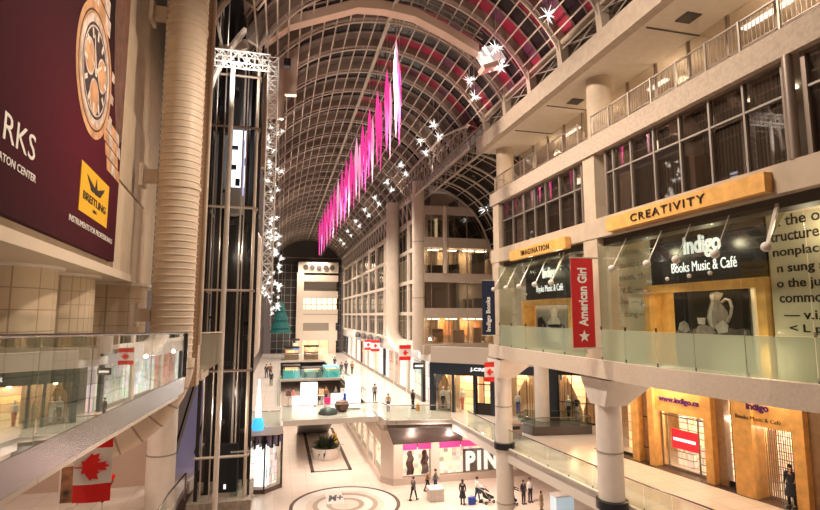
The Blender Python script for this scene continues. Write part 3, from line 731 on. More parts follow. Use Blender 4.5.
# ================================================================= LEVEL 2 under the slab: wood storefront
LF = Fr((19.1,27),(20.9,17))
if LF.n.x < 0: LF = Fr((19.1,27),(20.9,17), True)
zt = -2.62
struct(MB().prism([(21.6,30),(25.4,8),(25.8,8),(22.0,30)], L2, zt).build('wall_east', woodp))
booksh = shelfmat('book_shelves', (.95,.72,.5), (.1,.05,.03), .55, .08, .34)
def fb(mb, *a): return LF.box(mb, *a)
def lf_part(name, m, par, *boxes):
    for b in boxes: mb = MB(); LF.box(mb, *b); o = mb.build(name, m, par)
    return o
o3 = LF.p(4.7,0,L2)
ent = thing('store_entrance', 'honey wood store front with a red sign in its window and web address above', 'shop front', tuple(o3))
lf_part('jamb', wood, ent, (2.75,3.1,-.55,.3,L2,zt)); lf_part('jamb', wood, ent, (5.95,6.35,-.55,.3,L2,zt))
lin = lf_part('lintel', wood, ent, (3.1,5.95,-.35,.3,-4.95,zt))
lf_part('window_frame', wmet, ent, (3.1,5.95,0,.06,L2,L2+.1),(3.1,5.95,0,.06,-5.2,-5.12),(3.1,3.18,0,.06,L2,-4.95),(5.87,5.95,0,.06,L2,-4.95),(5.2,5.26,0,.06,L2,-4.95),(3.45,3.5,0,.06,L2,-4.95))
lf_part('pane', gshop, ent, (3.15,5.9,.02,.03,L2+.1,-5.0))
lf_part('window_sign', mat('red_sign', (.75,.01,.02), .4, emit=(1,.02,.03), es=.5), ent, (3.75,5.2,-.04,.0,-6.72,-5.78))
lf_part('sign_stripe', whitel, ent, (3.85,5.1,-.06,-.04,-6.34,-6.2))
text('web_lettering', 'www.indigo.ca', purple, lin, LF.p(3.35,-.36,-4.5), LF.u, (0,0,1), 2.3, .36, .03, .03)
lf_part('back_shelf', booksh, ent, (2.9,6.2,1.6,1.7,L2,-4.9))
lf_part('shelf_unit', booksh, ent, (3.3,4.2,.9,1.2,L2,-6.2),(4.7,5.7,.8,1.1,L2,-6.6))
g2_ = thing('store_gateway', 'honey wood store front with a metal grille gate and purple name above', 'shop front', tuple(LF.p(8.8,0,L2)))
lf_part('jamb', wood, g2_, (7.5,8.35,-.75,.3,L2,zt)); lf_part('jamb', wood, g2_, (9.85,10.3,-.55,.3,L2,zt))
lin = lf_part('lintel', wood, g2_, (8.35,9.85,-.55,.3,-4.75,zt))
text('name_lettering', 'indigo', purple, lin, LF.p(8.2,-.76,-4.15), LF.u, (0,0,1), .95, .4, .03, .04)
text('tagline_lettering', 'Books Music & Café', blackl, lin, LF.p(7.7,-.77,-4.5), LF.u, (0,0,1), 1.9, .17, .02, .0)
mb = MB()
for k in range(17): u = 8.4+1.42*k/16; mb.bar(LF.p(u,.1,L2), LF.p(u,.1,-4.75), .03)
for k in range(9): mb.bar(LF.p(8.4,.1,L2+.3*k+.1), LF.p(9.82,.1,L2+.3*k+.1), .015)
mb.build('grille', mat('grille_steel', (.25,.2,.16), .4, .6), g2_)
lf_part('back_shelf', booksh, g2_, (8.0,10.6,1.5,1.6,L2,-4.7))
g3_ = thing('store_window', 'honey wood store window at the far end behind the nearest column', 'shop front', tuple(LF.p(.7,0,L2)))
lf_part('jamb', wood, g3_, (1.6,2.05,-.5,.3,L2,zt)); lf_part('jamb', wood, g3_, (-.6,-.1,-.5,.3,L2,zt))
lin = lf_part('lintel', wood, g3_, (-.1,1.6,-.35,.3,-4.85,zt))
lf_part('window_frame', dark, g3_, (1.45,1.6,-.1,.1,L2,-4.85),(-.1,1.5,0,.06,L2,L2+.12))
text('name_lettering', 'indigo', purple, lin, LF.p(.05,-.36,-4.3), LF.u, (0,0,1), .85, .42, .03, .04)
text('tagline_lettering', 'Books Music & Café', blackl, lin, LF.p(-.1,-.36,-4.6), LF.u, (0,0,1), 1.5, .14, .02, .0)
lf_part('pane', gshop, g3_, (-.1,1.45,.02,.03,L2+.1,-4.9)); lf_part('back_shelf', shelfmat('wood_shelves', (1,.62,.3), (.3,.14,.05), .7, .3, .5), g3_, (-.3,1.7,1.3,1.4,L2,-4.8))
pn = thing('wall_panel', 'dark veneer wall panel with slim glass strip left of the web address store front', 'wall panel', tuple(LF.p(2.4,0,L2)))
lf_part('veneer', mat('bronze_veneer', (.33,.2,.10), .3, var=.15), pn, (2.05,2.75,-.1,.1,L2,zt)); lf_part('cross_rail', dark, pn, (2.05,2.75,-.13,-.1,-5.5,-5.44),(2.05,2.75,-.13,-.1,-7.1,-7.05))
lf_part('lamp_strip', emis('slim_lamp', (1,.9,.7), 4), pn, (2.3,2.34,-.12,-.1,-4.0,-3.2))
pw = thing('wall_panel', 'bronze pier and bright shelving window between the two wood store fronts', 'wall panel', tuple(LF.p(6.8,0,L2)))
lf_part('veneer', MATS['bronze_veneer'], pw, (6.35,6.75,-.2,.2,L2,zt)); lf_part('frame', dark, pw, (7.15,7.3,-.3,.2,L2,zt),(6.75,7.3,-.05,0,L2,L2+.25))
lf_part('back_shelf', shelfmat('pale_shelves', (1,.9,.8), (.1,.05,.04), .9, .1, .3), pw, (6.6,7.3,.8,.9,L2,zt)); lf_part('lit_header', emis('white_glow_panel', (1,.93,.8), 1.5), pw, (6.75,7.15,-.02,.02,-4.5,-4.0)) if False else None
pw2 = thing('wall_panel', 'brown veneer panel at the right frame edge past the grille gate', 'wall panel', tuple(LF.p(11.5,0,L2)))
lf_part('veneer', MATS['bronze_veneer'], pw2, (10.3,13.5,-.2,.1,L2,zt)); lf_part('trim_strip', wood, pw2, (10.9,11.1,-.3,-.2,L2,zt))
bb = fb(MB(), -1,13.5,-.8,.4,L2+.002,L2+.01); tag(bb.build('threshold_strip', inlay), 'dark granite strip in the floor along the wood store fronts', 'floor inlay')
DLO = ['first','second','third','fourth','fifth','sixth','seventh','eighth']
for u in (.7,1.3,3.8,4.6,5.4,8.2,9.1,9.7):
    p = LF.p(u,-.75,zt-.05)
    t = tag(MB().lathe(p.x,p.y,[(.09,zt-.04),(.09,zt)],12).build('downlight', emis('downlight_glow', (1,.85,.6), 12)), 'small round ceiling downlight over the wood store fronts, %s from the left' % DLO.pop(0), 'light')
    light('downlight_beam', 'SPOT', tuple(LF.p(u,-.7,zt-.1)), 95, (1,.74,.45), spot=1.7, r=.06, rot=(0,.25,0))

# ================================================================= DARK SHOP (angled) and wood shop behind the columns
JF = Fr((12.35,42),(21,34.3))
if (JF.n.y < 0): JF = Fr((12.35,42),(21,34.3), True)
def jp(name, m, par, *boxes):
    for b in boxes: mb = MB(); JF.box(mb, *b); o = mb.build(name, m, par)
    return o
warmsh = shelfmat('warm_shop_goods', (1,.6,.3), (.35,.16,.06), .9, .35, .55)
js = thing('clothing_shop', 'navy clad clothing shop front with lit windows and white name', 'shop front', tuple(JF.p(4,0,L2)))
jp('cladding', navy, js, (-.1,.3,-.1,.3,L2,-3.9),(5.2,6.65,-.1,.3,L2,-3.9),(9.0,10.3,-.1,.3,L2,-3.9),(.3,5.2,-.1,.3,-4.85,-3.9),(6.65,9.0,-.1,.3,-4.55,-3.9),(1.9,2.1,-.1,.2,L2,-4.85),(3.72,3.95,-.1,.2,L2,-4.85))
text('name_lettering', 'J.CREW', whitel, js, JF.p(3.5,-.12,-4.5), JF.u, (0,0,1), 1.9, .32, .03, .03)
jp('back_wall', mat('shop_back', (.5,.4,.3), .6), js, (.3,10,2.2,2.3,L2,-3.9))
jp('shelf_wall', warmsh, js, (2.1,3.7,1.2,1.3,L2,-4.9),(6.8,7.6,1.6,1.7,L2,-4.6),(4.0,5.2,1.5,1.6,L2,-4.9))
jp('door_frame', dark, js, (3.95,4.05,0,.1,L2,-4.85),(4.55,4.62,0,.1,L2,-4.85),(5.1,5.2,0,.1,L2,-4.85),(3.95,5.2,0,.1,-5.5,-5.42),(3.95,5.2,0,.08,L2,L2+.9))
jp('pane', gshop, js, (.3,1.9,.02,.03,L2,-4.85),(2.1,3.7,.02,.03,L2,-4.85),(6.65,9.0,.02,.03,L2,-4.55))
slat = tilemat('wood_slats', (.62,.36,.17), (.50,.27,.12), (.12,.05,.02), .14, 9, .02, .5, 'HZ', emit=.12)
def arch_drape(par, u0, u1, d, z0, z1, peak, name='wood_arch'):
    mb = MB(); n = 10
    for k in range(n):
        a, b = k/n, (k+1)/n; h = lambda t: z1-(z1-z0)*.75*abs(t-peak)**1.3/(max(peak,1-peak)**1.3)
        ua, ub = u0+(u1-u0)*a, u0+(u1-u0)*b
        c = [JF.p(ua,d+.25*math.sin(5*a),z0),JF.p(ub,d+.25*math.sin(5*b),z0),JF.p(ub,d+.25*math.sin(5*b)+.08,z0),JF.p(ua,d+.25*math.sin(5*a)+.08,z0),JF.p(ua,d+.25*math.sin(5*a),h(a)),JF.p(ub,d+.25*math.sin(5*b),h(b)),JF.p(ub,d+.25*math.sin(5*b)+.08,h(b)),JF.p(ua,d+.25*math.sin(5*a)+.08,h(a))]
        mb.hexa(c)
    return mb.build(name, slat, par)
arch_drape(js, .35, 1.9, .6, L2, -4.9, .35); arch_drape(js, 6.7, 9.0, .7, L2, -4.7, .5)
ws = thing('wood_shop', 'glass fronted shop with pleated wooden drapes behind the stair opening', 'shop front', tuple(JF.p(12,0,L2)))
jp('frame', dark, ws, (10.3,10.42,-.05,.1,L2,-4.3),(11.3,11.36,-.05,.1,L2,-4.3),(12.3,12.36,-.05,.1,L2,-4.3),(13.3,13.4,-.05,.1,L2,-4.3),(10.3,13.4,-.05,.1,L2,L2+.12),(10.3,13.4,-.05,.1,-4.4,-3.9),(10.3,13.4,-.02,.05,-6.35,-6.3))
jp('pane', gshop, ws, (10.4,13.3,.02,.03,L2,-4.4)); jp('back_wall', warmsh, ws, (10.3,13.5,1.8,1.9,L2,-3.9))
arch_drape(ws, 10.4, 12.0, .6, L2, -4.5, .2); arch_drape(ws, 12.0, 13.4, .7, L2, -4.5, .6)
struct(MB().prism([(12.3,42.2),(21.2,34.3),(24,34.3),(24,46),(12.3,46)], -3.95, -3.35).build('ceiling', whitep))
struct(MB().prism([(12.3,41.9),(21.0,34.1),(21.5,34.8),(12.8,42.6)], -3.9, -2.62).build('trim_12', mat('bulkhead_beige', (.5,.43,.36), .7)))
for u, e in ((1.1,55),(2.9,80),(4.6,50),(7.8,80),(11.2,55),(12.6,55)):
    light('shop_lamp', 'POINT', tuple(JF.p(u,.9,-4.9)), e, (1,.72,.42), r=.15)
# mannequins
def mannequin(fr, u, d, z0, top, bottom, label):
    p = fr.p(u,d,z0); t = thing('mannequin', label, 'mannequin', tuple(p)); x, y = p.x, p.y
    MB().lathe(x,y,[(.2,z0),(.2,z0+.03),(.03,z0+.05)],14).build('base', alu, t)
    MB().lathe(x,y,[(.12,z0+.05),(.13,z0+.5),(.19,z0+.95),(.16,z0+1.02)],12,1,.75).build('skirt', bottom, t, True)
    mb = MB().lathe(x,y,[(.15,z0+.98),(.14,z0+1.12),(.2,z0+1.35),(.19,z0+1.46),(.06,z0+1.5)],12,1,.6)
    for s in (-1,1): mb.tube([(x+s*.19,y,z0+1.42),(x+s*.25,y,z0+1.15),(x+s*.23,y-.08,z0+.88)], .05, 6, rs=[.06,.05,.035])
    mb.build('top', top, t, True)
    MB().lathe(x,y,[(.045,z0+1.48),(.05,z0+1.54),(.09,z0+1.6),(.1,z0+1.7),(.06,z0+1.8),(.01,z0+1.81)],12,.85,1).build('head', wlp, t, True)
wm = mat('white_cloth', (.85,.82,.78), .8); dk = mat('dark_cloth', (.03,.03,.04), .85); rc = mat('coral_cloth', (.7,.18,.12), .8); bc = mat('blue_cloth', (.03,.06,.35), .8)
mannequin(JF, .9,.35,L2+.15, wm, dk, 'white topped mannequin in the leftmost window of the navy shop')
mannequin(JF, 1.35,.45,L2+.15, wm, wm, 'all white mannequin in the leftmost window of the navy shop')
mannequin(JF, 2.6,.4,L2+.15, wm, rc, 'mannequin in white and coral in the brightest window of the navy shop')
mannequin(JF, 7.2,.35,L2+.15, wm, bc, 'mannequin in white top and blue skirt right of the flag column')
mannequin(JF, 11.6,.3,L2+.15, dk, wm, 'mannequin in dark top in the pleated wood shop window')
mannequin(JF, 11.0,.3,L2+.15, wm, dk, 'mannequin in white top in the pleated wood shop window')

# opening with glass guard and dark cladding on the promenade; bins
so = thing('stair_opening_guard', 'dark clad guard wall with glass around the stair opening before the wood shop', 'guard wall', (17.5,33,L2))
P = [(15.9,33.2),(17.2,34.5),(20.2,32.9),(20.2,31.2),(16.2,31.6)]
mb = MB()
for a, b in zip(P, P[1:]+P[:1]): f = Fr(a, b); f.box(mb, 0, f.L, -.05, .05, L2, L2+.55)
mb.build('dark_cladding', mat('granite_dark', (.10,.085,.08), .15), so)
mb = MB()
for a, b in zip(P, P[1:]+P[:1]): f = Fr(a, b); f.box(mb, 0, f.L, -.01, .01, L2+.55, L2+1.1)
mb.build('glass', gl, so)
mb = MB()
for a, b in zip(P, P[1:]+P[:1]): mb.tube([(a[0],a[1],L2+1.12),(b[0],b[1],L2+1.12)], .03, 6)
mb.build('handrail', steel, so)
mb = MB().prism(P, L2+.02, L2+.5); mb.build('dark_floor', MATS['granite_dark'], so)
bn = thing('litter_bin', 'boxy taupe litter bin beside the column at the promenade edge', 'bin', (14.6,31.3,L2))
MB().box(14.3,31.0,L2,15.1,31.7,L2+.95).build('body', mat('taupe', (.33,.27,.23), .5), bn); MB().box(14.27,30.97,L2+.95,15.13,31.73,L2+1.02).build('lid', alu, bn); MB().box(14.45,30.98,L2+.6,14.95,30.995,L2+.8).build('slot', black, bn)

# promenade glass balustrade with handrail
def balustrade(label, pts, z0, inset=.1, h=1.08, pane=gl, cat='balustrade'):
    t = thing('glass_balustrade', label, cat, (pts[0][0],pts[0][1],z0))
    k = 0
    for a, b in zip(pts, pts[1:]):
        f = Fr(a, b); n = max(1, round(f.L/1.6))
        for i in range(n):
            mb = MB(); f.box(mb, f.L*i/n+.02, f.L*(i+1)/n-.02, -.008, .008, z0+.04, z0+h-.05); pn_ = mb.build('pane', pane, t); k += 1
            mb = MB(); f.box(mb, f.L*i/n-.02, f.L*i/n+.02, -.02, .02, z0, z0+.16); mb.build('clamp', steel, pn_)
    mb = MB().tube([(p[0],p[1],z0+h) for p in pts], .035, 8); mb.build('handrail', steel, t, True)
    return t
balustrade('glass balustrade with steel handrail along the promenade edge at lower right', [(x+.12,y) for x,y in edgeR[:9]][::-1], L2)
balustrade('glass balustrade above the flat shop roof at the promenade corner', [(12.7,37.9),(8.0,38.7),(7.8,40.1)], L2)
balustrade('glass balustrade along the right promenade beyond the bridge', [(7.7,47.1),(7.7,65.9)], L2)
balustrade('glass balustrade along the left walkway beyond the bridge', [(.2,47.1),(.2,65.9)], L2)
balustrade('glass balustrade along the front of the bridge deck', [(.35,40.3),(7.55,40.3)], L2)
balustrade('glass balustrade at the front end of the left walkway', [(-3.2,36.5),(-2.9,38.5),(.2,38.5),(.2,40.1)], L2)
balustrade('teal glass balustrade across the second bridge', [(.35,66.1),(7.55,66.1)], L2, pane=glass('teal_glass', (.45,.75,.72), .15, .02, .6))
balustrade('glass balustrade across the far end of the second opening', [(.35,92),(7.55,92)], L2)
# ================================================================= LOWER COURT SHOP (right) with pink fascia
cream = mat('cream_shopfront', (.78,.66,.56), .5); pinkf = mat('pink_fascia', (.66,.05,.22), .4, emit=(.9,.05,.25), es=.25)
spts = [(8.0,62.0),(8.0,41.4),(8.8,40.3),(20.5,40.3)]
ps = thing('lingerie_shop', 'cream shop of the lower court with pink fascia and big white letters in its window', 'shop front', (10,40.3,L1))
def seg(name, m, boxes, par=ps, segs=None):
    for si, u0, u1, d0, d1, z0, z1 in boxes:
        mb = MB(); f = FS[si]; f.box(mb, u0, u1 if u1 is not None else f.L, d0, d1, z0, z1); o = mb.build(name, m, par)
    return o
FS = [Fr(a, b) for a, b in zip(spts, spts[1:])]
FS = [f if ((f.n.x > 0) if i < 2 else (f.n.y > 0)) else Fr(spts[i], spts[i+1], True) for i, f in enumerate(FS)]
seg('plinth', mat('shop_plinth', (.60,.48,.40), .4), [(0,0,None,-.04,.2,L1,-12.5),(1,0,None,-.04,.2,L1,-12.5),(2,0,None,-.04,.2,L1,-12.5)])
seg('frame', cream, [(0,0,None,0,.2,-10.1,-9.0),(1,0,None,0,.2,L1,-9.0),(2,0,None,0,.15,-9.95,-8.7),(2,0,.75,0,.2,L1,-9.9),(2,3.0,3.7,0,.2,L1,-9.9),(2,9.6,10.3,0,.2,L1,-9.9)]+[(0,k*3.4+.1,k*3.4+.5,0,.2,L1,-9.9) for k in range(6)])
seg('pink_band', pinkf, [(2,.75,1.85,-.05,0,-10.42,-9.98),(2,1.95,3.0,-.05,0,-10.42,-9.98),(2,3.7,5.4,-.05,0,-10.42,-9.98),(2,5.5,7.4,-.05,0,-10.42,-9.98),(2,7.5,9.6,-.05,0,-10.42,-9.98)])
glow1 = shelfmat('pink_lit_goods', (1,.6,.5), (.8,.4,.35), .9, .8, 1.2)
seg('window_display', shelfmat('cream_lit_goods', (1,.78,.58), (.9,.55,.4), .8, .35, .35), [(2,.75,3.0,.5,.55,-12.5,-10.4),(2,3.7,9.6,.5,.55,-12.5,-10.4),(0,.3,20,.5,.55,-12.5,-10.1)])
seg('window_glass', gshop, [(2,.75,3.0,.05,.06,-12.5,-10.4),(2,3.7,9.6,.05,.06,-12.5,-10.4),(0,.3,20.3,.05,.06,-12.5,-10.1)])
big = mat('window_letter', (.9,.88,.85), .5, emit=(1,.95,.9), es=.5)
text('window_lettering', 'PINK', big, ps, FS[2].p(5.95,.2,-12.35), (1,0,0), (0,0,1), 4.1, 1.5, .08, .05, 0, 1.25)
mb = MB(); mb.box(14.55,40.55,-12.45,18.38,40.6,-10.7); mb.build('letter_shadow_sheet', mat('letter_shadow', (.16,.08,.06), .6), ps)  # dark sheet puts the shadow around the letters into colour
mb = MB()
for k in range(6):
    for q in range(7): mb.lathe(12.75+.1*0+q*.11, 40.7, [(.03,-12.3+.3*k),(.03,-12.24+.3*k)], 6)
for nm, u in (('first',1.25),('second',2.45)):
    pass
# people posters: dark curvy figure prints
for u in (1.1,2.3):
    mb = MB(); x = 8.8+u
    pts = [(0,0),(.1,.45),(-.05,.9),(.12,1.35),(.05,1.65),(.22,1.85),(.42,1.8),(.48,1.5),(.62,1.2),(.5,.85),(.62,.4),(.55,0)]
    mb.ext([(x+p[0]*1.05, 40.72, -12.42+p[1]) for p in pts], (0,.02,0)); mb.build('figure_print', mat('figure_print', (.14,.05,.045), .6, var=.5, scale=3), ps)
# dark sloping roof skirt between promenade edge and the pink fascia
sk = MB()
sk.hexa([(7.95,38.66,-8.35),(12.75,37.9,-8.35),(14.4,40.25,-9.95),(8.75,40.25,-9.95),(7.95,38.66,-7.99),(12.75,37.9,-7.99),(14.4,40.25,-8.6),(8.75,40.25,-8.6)])
struct(sk.build('trim_13', mat('brown_skirt', (.09,.07,.06), .6, var=.2, scale=8)))
MB().box(8.1,40.9,-9.0,20.4,62,-8.5).build('ceiling', cream)['kind'] = 'structure'
for x in (10,13,16): light('court_shop_lamp', 'POINT', (x,39.2,-9.4), 60, (1,.82,.7), r=.2)

# lower left corner kiosk shop
ks = thing('kiosk_shop', 'small bright white glass kiosk shop under the left walkway with clothes on top rail', 'shop front', (-1,41.5,L1))
kp = [(-2.7,41.3),(-.75,40.8),(.5,42.0)]
KF = [Fr(kp[0],kp[1]), Fr(kp[1],kp[2]), Fr(kp[2],(.5,52))]
def kseg(name, m, boxes):
    for si,u0,u1,d0,d1,z0,z1 in boxes: mb = MB(); KF[si].box(mb,u0,u1 if u1 is not None else KF[si].L,d0,d1,z0,z1); o = mb.build(name, m, ks)
    return o
kseg('plinth', inlay, [(0,0,None,0,.1,L1,L1+.3),(1,0,None,0,.1,L1,L1+.3),(2,0,None,0,.1,L1,L1+.3)])
kseg('frame', dark, [(0,0,.1,0,.12,L1,-8.8),(0,1.9,2.0,0,.12,L1,-8.8),(1,1.65,None,0,.12,L1,-8.8),(0,0,None,0,.1,-9.4,-9.25),(1,0,None,0,.1,-9.4,-9.25)])
kseg('lit_display', emis('white_display', (1,.97,.93), 1.5), [(0,.35,.75,.4,.5,-12.6,-9.5),(0,1.1,1.6,.4,.5,-12.6,-9.5),(1,.25,.75,.4,.5,-12.6,-9.5)])
kseg('shelf_goods', shelfmat('kiosk_goods', (.9,.75,.7), (.5,.4,.35), .5, .2, .5), [(0,.1,None,.6,.65,-12.7,-9.4),(1,.1,None,.6,.65,-12.7,-9.4),(2,.1,None,.6,.65,-12.7,-9.4)])
kseg('window_glass', gshop, [(0,.1,None,.03,.04,-12.7,-9.4),(1,.1,None,.03,.04,-12.7,-9.4),(2,.1,None,.03,.04,-12.7,-9.4)])
mb = MB(); cols = [mat('lilac_cloth',(.25,.2,.4),.8), mat('grey_cloth',(.3,.28,.3),.8), dk]
for i in range(16):
    f = KF[0] if i < 9 else KF[1]; u = .15+.2*(i if i < 9 else i-9); mb.cur = i % 3
    f.box(mb, u, u+.09, -.12, .25, -9.55-.15*(i%3), -8.9)
mb.build('hanging_clothes', cols, ks)
struct(MB().prism([(-2.9,38.9),(.2,38.9),(.2,60),(-2.9,60)], -8.45, -8.1).build('ceiling', cream))

# ================================================================= BRIDGE DECK STALLS
def stall(label, x0, y, x1, z1, m, w=.5):
    t = thing('exhibition_board', label, 'display board', ((x0+x1)/2,y,L2))
    MB().box(x0,y-w/2,L2+.12,x1,y+w/2,z1).build('panel', m, t); MB().box(x0+.05,y-w/2-.03,L2,x1-.05,y+w/2+.03,L2+.12).build('foot', alu, t)
wp = mat('lit_white_panel', (.85,.85,.85), .4, emit=(1,.98,.96), es=.7)
stall('tall glowing white display panel on the left of the bridge stall', 1.9,46.2,3.3,-5.8,wp)
stall('tall glowing white display panel on the right of the bridge stall', 5.5,44.2,6.75,-5.2,wp)
stall('low glowing white counter panel in the middle of the bridge stall', 4.3,44.0,5.3,-6.5,wp)
ct = thing('stall_counter', 'long low white counter along the back of the bridge stall', 'counter', (3.9,46.4,L2))
MB().box(1.2,45.9,L2,3.0,46.1,L2+.9).build('body', wp, ct); MB().box(1.15,45.8,L2+.9,3.05,46.2,L2+.95).build('top', whitep, ct)
def blob(name, label, cat, x, y, z, prof, m):
    t = tag(MB().lathe(x,y,[(r,z+h) for r,h in prof],16).build(name, m, None, True), label, cat); return t
blob('dome_stand', 'low dark grey dome seat on the bridge stall front', 'seat', 3.9,42.4,L2,[(.75,0),(.75,.12),(.55,.4),(.2,.5),(.02,.51)], mat('slate', (.09,.11,.11), .4))
blob('ball_seat', 'round brown ball seat on the bridge stall', 'seat', 5.1,43.2,L2,[(.15,0),(.5,.2),(.6,.5),(.5,.8),(.15,.95),(.02,.96)], mat('brown_leather', (.2,.09,.05), .4))
t = thing('folding_chair', 'small magenta and dark bench on the bridge stall', 'bench', (4.2,44.8,L2))
MB().box(3.8,44.6,L2+.4,4.7,45.0,L2+.5).build('seat', mat('magenta_seat', (.6,.02,.15), .5), t); MB().box(3.85,44.9,L2+.5,4.65,45.0,L2+.9).build('backrest', MATS['magenta_seat'], t)
for x in (3.85,4.6):
    for y in (44.62,44.95): MB().box(x,y,L2,x+.05,y+.05,L2+.4).build('leg', alu, t)
bpo = thing('blue_display_post', 'short bright blue display post beside the right white panel', 'post', (5.25,43.5,L2))
MB().lathe(5.35,43.4,[(.2,L2),(.2,L2+.05),(.13,L2+.08),(.15,L2+.9),(.1,L2+1.2)],12).build('body', mat('royal_blue', (.02,.12,.6), .4), bpo, True); MB().ball((5.35,43.4,L2+1.3),.13).build('cap', MATS['royal_blue'], bpo, True)
# goods racks behind the stall
for i, (x, y, c) in enumerate(((1.0,48.5,(.2,.1,.08)),(2.6,49.5,(.6,.3,.15)),(4.0,50,(.1,.1,.12)),(4.9,50.5,(.35,.05,.06)),(5.9,50,(.5,.45,.4)),(6.8,51,(.15,.12,.1)))):
    if i in (2,3): continue
    y = 46.7+.02*i; x = (.9,3.7,0,0,5.6,7.0)[i]
    t = thing('display_stand', 'small goods stand behind the bridge stall, %s from the left' % ['first','second','','','third','fourth'][i], 'stand', (x,y,L2))
    MB().lathe(x,y,[(.25,L2),(.25,L2+.05),(.04,L2+.08),(.04,L2+.8)],12).build('base', alu, t)
    MB().box(x-.28,y-.2,L2+.8,x+.28,y+.2,L2+.86).build('shelf', whitep, t); MB().box(x-.22,y-.12,L2+.86,x+.22,y+.12,L2+1.35).build('goods', mat('stall_goods_%d' % i, c, .6, var=.6, scale=9), t)
bk = thing('escalator', 'pair of glass sided escalator flights beyond the bridge stall', 'escalator', (3.9,55,L1))
MB().hexa([(2.2,49,-8.6),(5.6,49,-8.6),(5.6,60,-13),(2.2,60,-13),(2.2,49,-7.9),(5.6,49,-7.9),(5.6,60,-12.5),(2.2,60,-12.5)]).build('truss', mat('escalator_grey', (.3,.3,.3), .4, .4), bk)
for x in (2.2,3.85,3.95,5.6):
    MB().hexa([(x-.03,48,-7.9),(x+.03,48,-7.9),(x+.03,60,-12.5),(x-.03,60,-12.5),(x-.03,48,-6.95),(x+.03,48,-6.95),(x+.03,60,-11.6),(x-.03,60,-11.6)]).build('glass_side', gl, bk)
    MB().tube([(x,47.6,-6.95),(x,48,-6.92),(x,60,-11.55)], .05, 6).build('handrail', rubber, bk)
MB().box(2.2,47,-8.4,5.6,49.2,-7.82).build('landing', alu, bk)
# second deck kiosks (teal)
teal = mat('teal_glow', (.1,.45,.45), .4, emit=(.25,.8,.85), es=.35)
def booth(label, x0, y0, x1, y1, h, m, top=dark):
    t = thing('retail_booth', label, 'booth', ((x0+x1)/2,(y0+y1)/2,L2))
    MB().box(x0,y0,L2,x1,y1,L2+h*.55).build('counter', m, t); MB().box(x0-.1,y0-.1,L2+h*.9,x1+.1,y1+.1,L2+h).build('roof', top, t)
    for x in (x0,x1-.08):
        for y in (y0,y1-.08): MB().box(x,y,L2+h*.55,x+.08,y+.08,L2+h*.9).build('post', alu, t)
    MB().box(x0+.2,y0+.3,L2+h*.55,x1-.2,y1-.3,L2+h*.75).build('goods', warmsh, t)
booth('teal lit retail booth at the left of the second bridge', .6,67,2.6,69.4,1.5,teal)
booth('dark roofed retail booth in the middle of the second bridge', 3.0,67.2,5.4,69.2,1.2,mat('booth_grey',(.3,.3,.3),.5))
booth('teal lit retail booth at the right of the second bridge', 5.7,67,7.4,69.6,1.3,teal,MATS['teal_glow'])
booth('retail booth with dark roof on the third deck left', 1.0,94,3.4,97,2.2,mat('booth_brown',(.3,.17,.1),.5))
booth('retail booth with dark roof on the third deck right', 4.4,94,6.8,97,2.4,MATS['booth_brown'])
booth('bright blue sided booth by the end tower foot', 2.4,99,3.6,101,3.4,mat('booth_blue',(.02,.25,.55),.4,emit=(.05,.4,.9),es=.5))

# ================================================================= SIDE COURT: quarter vault, lattice girder, office block
qx, qz, qr = 12.0, 5.0, 6.8
def qp(a, y, r=qr): return (qx+r*math.cos(a), y, qz+r*math.sin(a))
Q = [math.radians(84)*i/14 for i in range(15)]
mb = MB()
for a, b in zip(Q, Q[1:]):
    n = mb.pts([qp(a,30.2),qp(b,30.2),qp(b,44),qp(a,44)]); mb.face([n,n+1,n+2,n+3])
qv = struct(mb.build('ceiling', g1))
for y in (30.6,33.2,35.8,38.4,41,43.6):
    MB().tube([qp(a,y,qr-.3) for a in Q], .09, 5).build('arch_rib', ribst, qv); 
    MB().tube([qp(a,y+1.3,qr-.1) for a in Q], .03, 4).build('glazing_bar', ribst, qv)
for a in Q[::2]: MB().tube([qp(a,30.2,qr-.15),qp(a,44,qr-.15)], .045, 4).build('purlin', ribst, qv)
gd = thing('lattice_girder', 'pale steel lattice girder spanning the side court opening below the vault edge', 'girder', (12.3,37,10.5))
T = [(30.3,12.2),(33,12.8),(35.5,13.3),(38.5,13.35),(41.5,13.35),(44.5,13.35),(48,13.3)]
for nm, x in (('front',11.5),('rear',12.7)):
    MB().tube([(x,y,z) for y,z in T], .09, 6).build('top_chord', ribst, gd); MB().tube([(x,30.3,10.7),(x,48,10.7)], .09, 6).build('bottom_chord', ribst, gd)
    mb = MB(); y = 30.3; k = 0
    while y < 47.3:
        zt_ = lambda yy: next((za+(zb-za)*(yy-ya)/(yb-ya) for (ya,za),(yb,zb) in zip(T,T[1:]) if ya <= yy <= yb), 13.3)
        mb.tube([(x,y,10.7),(x,y+.6,zt_(y+.6))], .028, 4); mb.tube([(x,y+.6,zt_(y+.6)),(x,y+1.2,10.7)], .028, 4); mb.tube([(x,y,zt_(y)),(x,y+1.2,11.6)], .02, 4); mb.tube([(x,y,10.7),(x,y+1.2,12.2)], .02, 4); y += 1.2
    mb.build('lattice', ribst, gd)
mb = MB()
for k in range(15): y = 30.4+1.2*k; mb.tube([(11.5,y,10.7),(12.7,y+.6,10.7)], .03, 4); mb.tube([(11.5,y,13.0 if y > 34 else 12.3),(12.7,y+.6,13.0 if y > 34 else 12.3)], .03, 4)
mb.build('cross_tube', ribst, gd)

